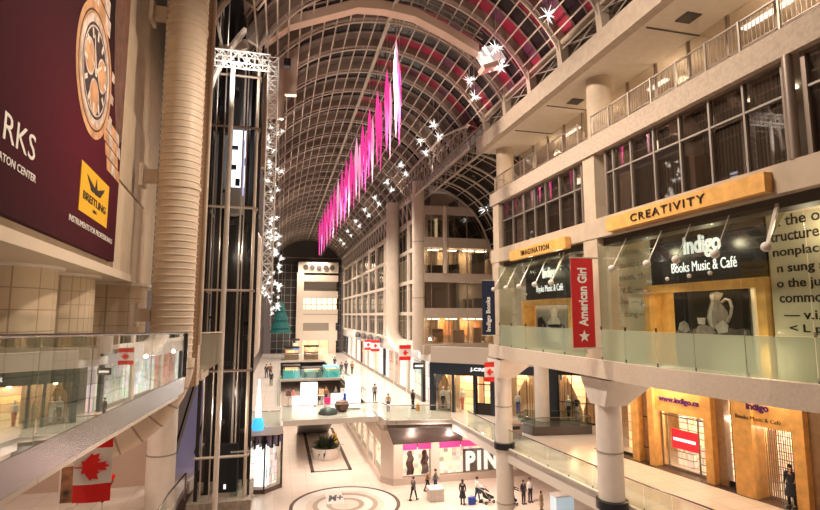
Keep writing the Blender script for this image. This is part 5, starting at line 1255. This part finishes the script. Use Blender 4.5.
c2 = thing('elevator_car', 'black elevator car near the bottom of the tower', 'elevator car', (-2.2,25.4,-7.9))
MB().box(-2.65,24.95,-7.75,-1.65,25.2,-5.7).build('cabin', black, c2); MB().box(-2.7,24.9,-7.9,-1.6,25.25,-7.75).build('floor_pan', alu, c2); MB().box(-2.2,24.93,-7.6,-2.1,24.95,-7.4).build('lamp', whitel, c2)
ld = thing('elevator_landing', 'pale mesh railed landing box at the elevator tower', 'landing', (-2.9,23,-2.6))
MB().box(-3.5,21.5,-2.5,-2.85,23.5,-2.1).build('slab', ductw, ld); MB().hexa([(-2.95,21.6,-2.3),(-2.3,22.6,-1.9),(-2.3,22.65,-1.9),(-2.95,21.65,-2.3),(-2.95,21.6,-.75),(-2.3,22.6,-.75),(-2.3,22.65,-.75),(-2.95,21.65,-.75)]).build('mesh_panel', frosted('mesh_pale', (.6,.52,.44), .4), ld)
MB().tube([(-3.4,21.5,-.7),(-2.95,21.6,-.7),(-2.3,22.6,-.7)], .03, 6).build('top_rail', ductw, ld)
gp_ = thing('elevator_glass_screen', 'clear glass safety screen at the foot of the elevator tower', 'glass screen', (-1.5,25,L2))
MB().box(-1.9,24.6,-8.6,-1.15,24.63,-6.0).build('pane', gl, gp_); MB().box(-1.93,24.58,-6.0,-1.12,24.65,-5.94).build('top_rail', alu, gp_)
# tower foot slab
struct(MB().box(-3.6,24.2,-8.45,-1.0,27.2,-7.9).build('floor', concd))

# stage truss
trm = mat('white_truss', (.85,.83,.80), .4)
def boxtruss(mb, a, b, w, n, r=.035):
    a = Vector(a); b = Vector(b); d = (b-a); L = d.length; d.normalize(); up = Vector((0,0,1)) if abs(d.z) < .9 else Vector((0,1,0)); x = d.cross(up).normalized()*w/2; y = d.cross(x).normalized()*w/2
    cs = [x+y, x-y, -x-y, -x+y]
    for c in cs: mb.tube([a+c, b+c], r, 6)
    for k in range(n):
        for i in range(4):
            p, q = cs[i], cs[(i+1) % 4]; mb.tube([a+d*L*k/n+(p if k % 2 else q), a+d*L*(k+1)/n+(q if k % 2 else p)], r*.6, 4); mb.tube([a+d*L*k/n+p, a+d*L*k/n+q], r*.6, 4)
ts = thing('stage_truss', 'white box truss reaching right from the duct and dropping down with lights', 'truss', (-2,24,11.6))
mb = MB(); boxtruss(mb, (-3.55,23.6,11.6), (-.75,23.6,11.6), .55, 8); mb.build('horizontal_truss', trm, ts)
mb = MB(); boxtruss(mb, (-.62,23.8,11.9), (-.62,23.8,.9), .45, 24, .03); mb.build('vertical_truss', trm, ts)
MB().box(-.95,23.3,11.3,-.3,23.9,11.95).build('corner_block', mat('truss_corner', (.8,.78,.75), .3, .4), ts) if False else None
MB().box(-.15,23.4,11.5,.15,23.7,11.85).build('hoist', black, ts)

# far left facade
lw = tilemat('left_curtain_wall', (.045,.04,.038), (.06,.05,.045), (.36,.30,.25), 1.5, 1.6, .05, .2, 'YZ')
struct(MB().box(-3.6,40,-2.6,-3.3,112,12.5).build('wall_west', lw)); struct(MB().box(-3.6,28.2,-13,-3.2,40,-2.6).build('wall_west', darkw)); struct(MB().box(-3.6,40,-13,-3.2,112,-2.6).build('wall_west', mat('left_shops_dark', (.07,.05,.045), .4)))
struct(MB().box(-3.9,27.4,-2.6,-3.4,40,12.5).build('wall_west', mat('left_upper_dark', (.06,.05,.045), .6)))
mb = MB()
for y in (29,31,33,35,37,39): mb.tube([(-3.1,y,-7.8),(-3.1,y,12)], .09, 8)
t = tag(mb.build('pipe_bank', ribdk), 'bank of dark vertical pipes on the left wall beyond the elevator', 'pipes', kind='stuff')
elbow_duct('pale bent duct column beyond the elevator tower with elbow foot', -1.75,40,.36,-3.2,5.2,-1,0,1.0,m=ductw,tail=.6)
mb = MB().tube([(-1.75,40,5.0),(-1.8,40,5.6),(-2.1,40,6.1),(-2.6,40,6.3),(-3.3,40,6.3)], .36, 20); t = tag(mb.build('duct_bend', ductw, None, True), 'curved pale duct elbow at the top of the bent duct column', 'duct')
# stepped beige bulkhead under left vault edge
bh = thing('stepped_bulkhead', 'beige stepped bulkhead panels under the left edge of the vault', 'bulkhead', (-.8,28.5,9))
MB().box(-1.8,28.4,12.3,.55,28.8,15.2).build('upper_panel', MATS['gantry_beige'], bh); MB().box(-1.8,28.4,10.9,-.1,28.8,12.3).build('middle_panel', MATS['gantry_beige'], bh); MB().box(-1.9,28.4,8.0,-1.0,28.8,10.9).build('lower_panel', MATS['gantry_beige'], bh)
struct(MB().box(-3.6,19.8,9.5,-3.4,28.4,16).build('wall_upper_west', mat('upper_left_dark', (.05,.042,.04), .6)))
# left side arches near the top corner
la_ = thing('side_arch_frame', 'big curved beige arch frames at the upper left above the truss', 'arch', (-2.6,24,13))
for y in (20.5,24,27.5):
    MB().tube([(VX+9.2*math.cos(a), y, VZ+9.2*math.sin(a)-.6) for a in [math.radians(112+5*k) for k in range(12)]], .14, 6).build('arch', ribst, la_)
for z, x in ((12.6,-3.0),(14.2,-1.8),(15.7,-.4)): MB().tube([(x,19,z),(x,29,z)], .07, 5).build('tie', ribst, la_)

# glowing cone lamp on left walkway
cl_ = thing('cone_lamp', 'slender white cone lamp on a blue base at the front of the left walkway', 'lamp', (-1.25,37.75,L2))
MB().lathe(-1.25,37.75,[(.36,L2),(.42,L2+.3),(.3,L2+.75),(.2,L2+.85)],18).build('blue_base', mat('blue_glow', (.03,.3,.7), .3, emit=(.05,.45,1), es=.7), cl_, True)
MB().lathe(-1.25,37.75,[(.2,L2+.85),(.14,L2+2),(.04,L2+3.4)],14).build('white_cone', mat('cone_glow', (.9,.95,1), .4, emit=(.85,.95,1), es=1.6), cl_, True)

# ---------------- flags
HL = [(0,.5),(.06,.36),(.14,.42),(.11,.14),(.19,.22),(.24,.15),(.4,.19),(.35,.02),(.42,-.03),(.18,-.2),(.2,-.3),(.02,-.26),(.02,-.5)]
leaf = HL+[(-x,z) for x, z in HL[::-1] if x > 0]
def flag(label, x, y, z1, w, h, sway=.04, ang=0.0):
    t = thing('hanging_flag', label, 'flag', (x,y,z1))
    ca, sa = math.cos(ang), math.sin(ang)
    def P(u, z, d=0): off = sway*math.sin(u/w*5+z*2)+d; return (x+u*ca-off*sa, y+u*sa+off*ca, z)
    def grid(z0, z1_, m, name):
        mb = MB(); nu, nz = 8, 6
        ids = [[mb.pts([P(-w/2+w*i/nu, z0+(z1_-z0)*j/nz)]) for i in range(nu+1)] for j in range(nz+1)]
        idb = [[mb.pts([P(-w/2+w*i/nu, z0+(z1_-z0)*j/nz, .012)]) for i in range(nu+1)] for j in range(nz+1)]
        for j in range(nz):
            for i in range(nu): mb.face([ids[j][i],ids[j][i+1],ids[j+1][i+1],ids[j+1][i]]); mb.face([idb[j][i],idb[j+1][i],idb[j+1][i+1],idb[j][i+1]])
        for j in range(nz):
            for i in (0,nu): mb.face([ids[j][i],ids[j+1][i],idb[j+1][i],idb[j][i]])
        for i in range(nu):
            for j in (0,nz): mb.face([ids[j][i],ids[j][i+1],idb[j][i+1],idb[j][i]])
        return mb.build(name, m, t, True)
    z0 = z1-h
    grid(z1-h*.25, z1, flagr, 'red_band'); wb_ = grid(z0+h*.25, z1-h*.25, flagw, 'white_band'); grid(z0, z0+h*.25, flagr, 'red_band')
    s = min(w, h*.5)*.92; zc = z0+h*.5
    mb = MB(); mb.ext([P(b*s, zc+a*s, -.03-sway*.3) for a, b in leaf], (0,-.006,0)); mb.build('maple_leaf', flagr, wb_)
    MB().tube([P(-w/2-.03,z1+.02),P(w/2+.03,z1+.02)], .015, 6).build('rod', alu, t)
    return t
flag('large red and white maple leaf flag hanging under the left balcony', -3.86,13.0,-2.52,.74,1.5,.03)
flag('maple leaf flag hanging beside the column in front of the navy shop', 11.95,28.6,-2.75,.62,1.12,.02)
flag('maple leaf flag hanging by the corner duct column of the office block', 11.2,46.5,-2.75,1.1,1.35,.03)
flag('small far maple leaf flag over the red lit shop', 11.6,64,-3.1,1.1,1.4,.03)
flag('reddish maple leaf flag beside the bent duct at the left', -2.75,37,-2.35,.8,.95,.03)
flag('tiny maple leaf flag between far promenade shops', 11.7,70,-3.3,1.0,1.4,.03)
# ================================================================= PEOPLE
def skinbody(name, joints, edges, m, parent, sub=1):
    me = bpy.data.meshes.new(name); me.from_pydata([j[0] for j in joints], edges, []); o = bpy.data.objects.new(name, me); COL.objects.link(o)
    md = o.modifiers.new('s', 'SKIN'); 
    for i, j in enumerate(joints):
        r = j[1]; me.skin_vertices[0].data[i].radius = (r, r) if not isinstance(r, tuple) else r
    me.skin_vertices[0].data[0].use_root = True
    sb = o.modifiers.new('b', 'SUBSURF'); sb.levels = sub; sb.render_levels = sub
    dg = bpy.context.evaluated_depsgraph_get(); dg.update()
    m2 = bpy.data.meshes.new_from_object(o.evaluated_get(dg)); bpy.data.objects.remove(o)
    m2.polygons.foreach_set('use_smooth', [True]*len(m2.polygons))
    for mt in [m]: m2.materials.clear(); m2.materials.append(mt)
    return m2
POSE = {}
def pose_data(kind):
    """joint positions for a 1.70 m figure facing -Y"""
    st = {'stand':(.0,.0,.04), 'walk':(.28,-.28,.18), 'push':(.16,-.18,.5)}[kind]
    a, b, arm = st
    J = {'pel':(0,0,.93),'spine':(0,.01,1.12),'chest':(0,0,1.32),'neck':(0,0,1.47),'head':(0,-.015,1.60),'top':(0,-.01,1.68)}
    for s, sg, lg in (('l',-1,a),('r',1,b)):
        J['hip'+s] = (sg*.09,0,.9); J['knee'+s] = (sg*.1,-lg*.55-.02,.49 if lg >= 0 else .48); J['ank'+s] = (sg*.1,-lg,.09 if lg >= 0 else .13); J['toe'+s] = (sg*.115,-lg-.16,.035 if lg >= 0 else .05)
        J['sh'+s] = (sg*.17,.01,1.40); ar = -lg*.7 if kind == 'walk' else arm
        J['el'+s] = (sg*.225,-ar*.35+.03,1.13); J['wr'+s] = (sg*.23,-ar*1.0-.03,.92 if kind != 'push' else 1.02); J['ha'+s] = (sg*.225,-ar*1.1-.06,.83 if kind != 'push' else 1.0)
    return J
def make_pose(kind, dress=False, longhair=False):
    J = pose_data(kind)
    names = ['pel','spine','chest','neck','head','top']+[p+s for s in 'lr' for p in ('hip','knee','ank','toe','sh','el','wr','ha')]
    ix = {n: i for i, n in enumerate(names)}
    R = {'pel':(.13,.10),'spine':(.115,.085),'chest':(.145,.10),'neck':.052,'head':(.075,.09),'top':.05}
    for s in 'lr': R.update({'hip'+s:.085,'knee'+s:.055,'ank'+s:.036,'toe'+s:.03,'sh'+s:.052,'el'+s:.038,'wr'+s:.026,'ha'+s:(.035,.02)})
    E = [('pel','spine'),('spine','chest'),('chest','neck'),('neck','head'),('head','top')]
    for s in 'lr': E += [('pel','hip'+s),('hip'+s,'knee'+s),('knee'+s,'ank'+s),('ank'+s,'toe'+s),('chest','sh'+s),('sh'+s,'el'+s),('el'+s,'wr'+s),('wr'+s,'ha'+s)]
    out = {}
    out['body'] = skinbody('body', [(J[n], R[n]) for n in names], [(ix[a], ix[b]) for a, b in E], skin, None)
    # fingers added as small separate chains merged into the body mesh
    cn = ['pel','spine','chest','shl','ell','wrl','shr','elr','wrr']; ci = {n: i for i, n in enumerate(cn)}
    jj = [(J[n], tuple(q*1.13+.008 for q in (R[n] if isinstance(R[n], tuple) else (R[n],R[n])))) for n in cn]
    jj[0] = ((0,0,.9 if not dress else .93), (.155,.13))
    jj.append(((0,0,1.455),.07)); ee = [('pel','spine'),('spine','chest'),('chest','shl'),('shl','ell'),('ell','wrl'),('chest','shr'),('shr','elr'),('elr','wrr')]
    out['coat'] = skinbody('coat', jj, [(ci[a], ci[b]) for a, b in ee]+[(2,9)], dk, None)
    tn_ = ['pel','hipl','kneel','ankl','hipr','kneer','ankr']; ti = {n: i for i, n in enumerate(tn_)}
    rr = {'pel':.12,'hipl':.10,'hipr':.10,'kneel':.07,'kneer':.07,'ankl':.055,'ankr':.055}
    out['trousers'] = skinbody('trousers', [(J[n], rr[n]) for n in tn_], [(ti[a], ti[b]) for a, b in [('pel','hipl'),('hipl','kneel'),('kneel','ankl'),('pel','hipr'),('hipr','kneer'),('kneer','ankr')]], dk, None)
    # hair
    mb = MB(); hx, hy, hz = J['head']
    mb.lathe(hx, hy+.015, [(.07,hz-(.16 if longhair else .02)),(.098,hz-.0),(.104,hz+.05),(.09,hz+.1),(.05,hz+.135),(.005,hz+.145)], 14, .95, 1.08)
    for i, v in enumerate(mb.v):     # clear the face
        if v[1] < hy-.03 and v[2] < hz+.05: mb.v[i] = (v[0]*.8, hy-.02, v[2])
    o = mb.build('hair', dk, None, True); out['hair'] = o.data; bpy.data.objects.remove(o)
    # shoes, nose, hands
    for s in 'lr':
        ax, ay, az = J['ank'+s]; tx, ty, tz = J['toe'+s]
        mb = MB().hexa([(ax-.045,ay+.07,az-.09),(ax+.045,ay+.07,az-.09),(tx+.05,ty-.05,tz-.035),(tx-.05,ty-.05,tz-.035),(ax-.04,ay+.06,az+.02),(ax+.04,ay+.06,az+.02),(tx+.04,ty-.03,tz+.03),(tx-.04,ty-.03,tz+.03)])
        o = mb.build('shoe', dk); out['shoe'+s] = o.data; bpy.data.objects.remove(o)
    mb = MB()
    for s, sg in (('l',-1),('r',1)):
        h = Vector(J['ha'+s])
        for k in range(4):
            b0 = h+Vector((0,-.022+.015*k,-.01)); l = (.05,.06,.056,.042)[k]; mb.tube([b0, b0+Vector((0,-.004,-l*.55)), b0+Vector((-sg*.012,-.006,-l))], .009, 5)
        mb.tube([h+Vector((0,-.02,.02)), h+Vector((-sg*.01,-.05,-.0)), h+Vector((-sg*.012,-.058,-.03))], .01, 5)
    o = mb.build('fingers', skin); out['fingers'] = o.data; bpy.data.objects.remove(o)
    mb = MB(); mb.hexa([(-.014,hy-.085,hz-.03),(.014,hy-.085,hz-.03),(.01,hy-.07,hz-.03),(-.01,hy-.07,hz-.03),(-.006,hy-.078,hz+.02),(.006,hy-.078,hz+.02),(.006,hy-.07,hz+.02),(-.006,hy-.07,hz+.02)])
    mb.hexa([(-.014,hy-.105,hz-.03),(.014,hy-.105,hz-.03),(.012,hy-.07,hz-.03),(-.012,hy-.07,hz-.03),(-.006,hy-.085,hz+.02),(.006,hy-.085,hz+.02),(.006,hy-.07,hz+.02),(-.006,hy-.07,hz+.02)])
    for sg in (-1,1): mb.ball((sg*.078,hy+.005,hz),.018,6,4)
    o = mb.build('face', skin); out['face'] = o.data; bpy.data.objects.remove(o)
    mb = MB()
    for sg in (-1,1): mb.ball((sg*.032,hy-.078,hz+.015),.011,6,4)
    mb.box(-.022,hy-.088,hz-.06,.022,hy-.08,hz-.052)
    o = mb.build('eyes', dk); out['eyes'] = o.data; bpy.data.objects.remove(o)
    if dress:
        mb = MB().lathe(0,0,[(.26,.48),(.2,.75),(.155,1.0)],16,1,.85); o = mb.build('skirt', dk, None, True); out['skirt'] = o.data; bpy.data.objects.remove(o)
    return out
for k, d, lh in (('stand',False,False),('walk',False,False),('push',False,False),('stand',True,True)):
    POSE[(k,d)] = make_pose(k, d, lh)
brown = mat('brown_cloth', (.28,.12,.05), .85); tan_ = mat('tan_cloth', (.5,.34,.2), .85); grey_ = mat('grey_coat', (.16,.15,.15), .85); denim = mat('denim_cloth', (.05,.07,.14), .85); hairb = mat('hair_dark', (.03,.018,.012), .6)
def person(label, x, y, z, ang, kind, coat, trous, h=1.70, dress=False, group=None):
    t = bpy.data.objects.new('person', None); COL.objects.link(t); t.location = (x,y,z); t.rotation_euler = (0,0,ang); s = h/1.74; t.scale = (s,s,s)
    tag(t, label, 'person', group)
    D = POSE[(kind, dress)]
    bm_ = None
    for nm, me in D.items():
        m = {'coat':coat,'trousers':trous,'hair':hairb,'shoel':rubber,'shoer':rubber,'skirt':coat,'eyes':hairb}.get(nm)
        name = 'shoe' if nm.startswith('shoe') else nm
        o = bpy.data.objects.new(name, me); COL.objects.link(o); o.parent = bm_ if nm in ('face','fingers','eyes','hair') else t
        if nm == 'body': bm_ = o
        if m is not None:
            if not me.materials: me.materials.append(m)
            o.material_slots[0].link = 'OBJECT'; o.material_slots[0].material = m
    return t
person('blurred person in dark clothes walking in front of the corner pink shop window', 9.5,36.9,L1,2.2,'walk',grey_,dk,1.62)
person('person in brown walking before the second pink shop window, left of a pair', 10.95,38.3,L1,1.2,'walk',brown,dk,1.6)
person('person in grey walking before the second pink shop window, right of a pair', 11.5,38.1,L1,1.0,'walk',grey_,denim,1.68)
person('woman in a long dark coat standing with a blue bag beside the white letters', 12.6,35.3,L1,2.6,'stand',dk,dk,1.68,True)
person('person in a white shirt and dark trousers pushing a stroller', 13.75,35.5,L1,1.4,'push',wm,denim,1.72)
person('dark clad person pushing a stroller right of the lower column', 16.0,34.6,L1,1.2,'push',dk,dk,1.62)
person('dark clad person standing just right of the pushing figure under the promenade', 16.75,34.4,L1,.2,'stand',dk,dk,1.6)
person('woman in pale top and black trousers standing under the promenade', 17.35,34.6,L1,.1,'stand',wm,dk,1.66)
person('child in a brown coat at the far right of the lower court', 17.35,33.0,L1,.4,'stand',tan_,brown,1.25,True)
person('person in shorts and tan top walking up the right promenade', 8.75,42.2,L2,3.0,'walk',tan_,denim,1.45)
person('person in dark clothes on the right promenade behind the tan topped walker', 8.55,47.3,L2,3.0,'walk',grey_,dk,1.6)
person('dark clad person standing beside the navy shop corner', 11.0,42.9,L2,.6,'stand',dk,dk,1.6)
p = LF.p(9.55,-.35,L2)
person('person in a long black coat standing at the grille gate', p.x,p.y,L2,-1.2,'stand',dk,dk,1.72,True)
person('person in black walking alone along the left walkway', -.75,60.5,L2,3.1,'walk',dk,dk,1.6)
person('person in dark coat farther along the left walkway, left of a pair', -1.45,68,L2,3.1,'walk',dk,dk,1.7)
person('person in brown coat farther along the left walkway, right of a pair', -1.0,68.8,L2,3.1,'walk',brown,dk,1.7)
person('dark clad walker in the far promenade group, left', 8.0,69,L2,3.1,'walk',dk,dk,1.65)
person('dark clad walker in the far promenade group, middle', 8.75,70.0,L2,3.1,'walk',dk,dk,1.75)
person('brown clad walker in the far promenade group, right', 9.5,69.5,L2,3.1,'walk',brown,dk,1.7)
person('dark clad person by the second bridge booths', 7.95,77,L2,3.1,'stand',dk,dk,1.75)
for i, (x, y, c) in enumerate(((3.4,47.3,dk),(4.1,48.0-.9,brown),(4.9,46.6,grey_),(1.3,46.6,rc))):
    person('shopper standing behind the bridge stall panels, %s from the left' % ['second','third','fourth','first'][i], x,y-.3,L2,.4*i,'stand',c,dk,1.6)
# blue shopping bag
bg = thing('shopping_bag', 'blue shopping bag on the lower floor beside the woman in the dark coat', 'bag', (13.2,35.2,L1))
MB().hexa([(13.0,35.05,L1),(13.45,35.05,L1),(13.45,35.3,L1),(13.0,35.3,L1),(12.98,35.03,L1+.48),(13.47,35.03,L1+.48),(13.47,35.32,L1+.48),(12.98,35.32,L1+.48)]).build('sack', bc, bg)
MB().tube([(13.1,35.15,L1+.46),(13.12,35.15,L1+.62),(13.33,35.15,L1+.62),(13.35,35.15,L1+.46)], .012, 5).build('handle', rubber, bg)
def stroller(label, x, y, ang):
    t = thing('stroller', label, 'stroller', (x,y,L1)); 
    def P(a, b, z): return (x+a*math.cos(ang)-b*math.sin(ang), y+a*math.sin(ang)+b*math.cos(ang), L1+z)
    for a, b in ((-.25,-.3),(.25,-.3),(-.28,.35),(.28,.35)):
        q = Vector(P(a-.02,b,.11)); r = Vector(P(a+.02,b,.11)); wh = MB().tube([q,r], .11, 14).build('wheel', rubber, t); MB().tube([q-(r-q)*.1,r+(r-q)*.1], .04, 10).build('hub', alu, wh)
    MB().hexa([P(-.22,-.35,.3),P(.22,-.35,.3),P(.22,.3,.35),P(-.22,.3,.35),P(-.22,-.3,.45),P(.22,-.3,.45),P(.22,.38,.8),P(-.22,.38,.8)]).build('seat', dk, t)
    mb = MB()
    for k in range(5):
        a0, a1 = PI*.1+PI*.16*k, PI*.1+PI*.16*(k+1)
        mb.hexa([P(-.24,.38-.42*math.cos(a0)*.9,.62+.38*math.sin(a0)),P(.24,.38-.42*math.cos(a0)*.9,.62+.38*math.sin(a0)),P(.24,.38-.42*math.cos(a1)*.9,.62+.38*math.sin(a1)),P(-.24,.38-.42*math.cos(a1)*.9,.62+.38*math.sin(a1)),P(-.24,.38-.4*math.cos(a0)*.9,.64+.38*math.sin(a0)),P(.24,.38-.4*math.cos(a0)*.9,.64+.38*math.sin(a0)),P(.24,.38-.4*math.cos(a1)*.9,.64+.38*math.sin(a1)),P(-.24,.38-.4*math.cos(a1)*.9,.64+.38*math.sin(a1))])
    mb.build('canopy', dk, t)
    mb = MB()
    for a in (-.25,.25): mb.tube([P(a,-.3,.12),P(a,.2,.5),P(a,.62,1.0)], .018, 6); mb.tube([P(a,.35,.12),P(a,.0,.5)], .018, 6)
    mb.tube([P(-.25,.62,1.0),P(.25,.62,1.0)], .022, 6); mb.build('frame', alu, t)
stroller('black stroller pushed by the person in the white shirt', 14.45,35.2,PI/2+.2)
stroller('black stroller right of the lower column pushed by a dark clad person', 15.75,34.2,PI/2+.5)
cb = thing('plinth_box', 'pale square stone plinth on the lower court floor before the pink shop', 'plinth', (11.0,36.6,L1))
MB().box(10.55,36.2,L1,11.55,37.1,L1+.78).build('body', mat('plinth_stone', (.62,.56,.50), .5, var=.12, scale=8), cb); MB().box(10.5,36.15,L1+.78,11.6,37.15,L1+.86).build('top', whitep, cb)
tag(MB().lathe(11.2,42.0,[(.16,L2),(.18,L2+.05),(.14,L2+.5),(.05,L2+.6)],12).build('floor_marker', mat('ochre_plastic', (.7,.36,.08), .5)), 'small ochre cone on the floor at the navy shop corner', 'cone')
wb = thing('white_cabinet', 'pale blue white cabinet at the bottom edge under the promenade', 'cabinet', (17.9,32.2,L1))
MB().box(17.9,32.0,L1,19.2,32.8,L1+1.1).build('body', mat('ice_white', (.6,.7,.75), .4, emit=(.6,.8,.9), es=.25), wb); MB().box(17.85,31.95,L1+1.1,19.25,32.85,L1+1.15).build('top', whitep, wb)

# ================================================================= LIGHT
W = bpy.data.worlds.new('world'); S.world = W; W.use_nodes = True
W.node_tree.nodes['Background'].inputs[0].default_value = (.16,.11,.09,1); W.node_tree.nodes['Background'].inputs[1].default_value = .5
def down(n, x, y, z, e, c=(1,.84,.70), ang=2.4, rot=(0,0,0), r=.25): light(n, 'SPOT', (x,y,z), e, c, spot=ang, rot=rot, r=r, blend=.9)
for y, e in ((12,1700),(22,2800),(33,5200),(45,8000),(58,8000),(72,8000),(88,8000),(104,6000)):
    down('vault_fill_spot', 3.6, y, 12.4, e*.5); down('vault_fill_spot', 7.4, y+3, 12.4, e*.5)  # fill spots added in mid-air to brighten the hall
for y in (20,29,38,50,64,80,98):     # uplights on the vault from its spring
    light('vault_uplight', 'SPOT', (11.4,y,10.8), 330, (1,.80,.64), spot=2.2, rot=(0,math.radians(180-25),0), r=.2, blend=.9)
    light('vault_uplight', 'SPOT', (-.3,y,10.8), 330, (1,.80,.64), spot=2.2, rot=(0,math.radians(180+25),0), r=.2, blend=.9)
light('pink_tint_spot', 'SPOT', (9,24,10.5), 160, (1,.1,.35), spot=1.2, rot=(0,math.radians(180+40),0), r=.3)  # added spot that tints the vault pink
# fill spots added across the hall to brighten the facade
down('facade_fill_spot', 3.0, 14, 13.9, 3500, (1,.83,.66), 1.7, (0,math.radians(-48),0)); down('facade_fill_spot', 3.0, 24, 13.9, 4000, (1,.83,.66), 1.7, (0,math.radians(-48),0)); down('truss_fill_spot', -2, 22.4, 10.2, 260, (1,.93,.85), 2.2, (math.radians(120),0,0), .1)  # the last spot is added only to brighten the white truss
down('wall_fill_spot', 4.0, 7, 8.5, 1000, (1,.80,.60), 1.6, (0,math.radians(68),0)); down('wall_fill_spot', 4.0, 14, 8.5, 1200, (1,.80,.60), 1.6, (0,math.radians(68),0))  # added fill for the left wall, no fixture there
down('wall_fill_spot', .5, 11, -1.0, 150, (1,.74,.5), 2.2, (0,math.radians(95),0), .15)
# gallery, level 3 and 2 soffit lamps on the right
for y in (8,14.8,22,26): light('office_fill_light', 'POINT', (14.6,y,6.3), 14, (1,.84,.66), r=.12)  # added inside to brighten the blinds of the upper windows
for y in (7,12,17,22,27): light('gallery_lamp', 'POINT', (15.9,y,9.6), 46, (1,.82,.60), r=.25); light('gallery_front_lamp', 'POINT', (13.6,y+1,8.5), 12, (1,.8,.55), r=.2)
for y in (11,14.5,17.5,21.5,24.5,27.5): light('bay_lamp', 'POINT', (14.3,y,2.5), 30, (1,.80,.55), r=.15)
for y in (13,17,26): light('bay_low_lamp', 'POINT', (14.3,y,-1.4), 25, (1,.85,.62), r=.15)
for x, y in ((17,12),(17,17),(16,22),(16.5,26),(19,23)): light('under_slab_lamp', 'POINT', (x,y,-3.1), 75, (1,.82,.64), r=.2)
for u in (3.8,5.2,1.0,7.0,9.0): light('store_lamp', 'POINT', tuple(LF.p(u,.8,-4.9)), 60, (1,.82,.6), r=.15)
for y in (13,20,27): light('left_lobby_lamp', 'POINT', (-8,y,-3.4), 130, (1,.78,.62), r=.3)
down('court_lamp', 4.5, 44.0, -8.3, 900, (1,.84,.74)); down('court_lamp', 16, 34, -8.7, 500, (1,.82,.68)); down('court_lamp', 11, 36.5, -7.0, 700, (1,.84,.72))
light('tower_lamp', 'SPOT', (6,92,-4), 1800, (1,.8,.6), spot=1.3, rot=(math.radians(105),0,0), r=.3)
light('left_upper_lamp', 'POINT', (-1.6,23,14.0), 40, (1,.8,.65), r=.2)
light('elevator_lamp', 'POINT', (-2.2,24.6,3.2), 35, (1,.85,.7), r=.2); light('elevator_lamp', 'POINT', (-2.2,24.0,-4.2), 45, (1,.85,.7), r=.2)
light('stall_lamp', 'POINT', (4,44,-4.5), 110, (1,.97,.93), r=.4); light('stall_lamp', 'POINT', (4,68,-4.5), 160, (.8,1,.98), r=.4)
# close the hall behind the viewer
struct(MB().box(-14,-6.3,-13.4,34,-6,17).build('wall_south', beige))

# ================================================================= CAMERA
cam = bpy.data.cameras.new('camera'); cam.sensor_width = 36; cam.lens = 515/820*36; cam.clip_end = 400; cam.clip_start = .05
co = bpy.data.objects.new('camera', cam); COL.objects.link(co); co.location = (0,0,0)
co.rotation_euler = (math.radians(90+6.645), 0, math.radians(-14.0757)); S.camera = co
S.view_settings.view_transform = 'Standard'; S.view_settings.look = 'None'; S.view_settings.gamma = 1; S.view_settings.use_curve_mapping = False
S.view_settings.exposure = 0.9
for o in bpy.data.objects:
    if '_o' in o: del o['_o']
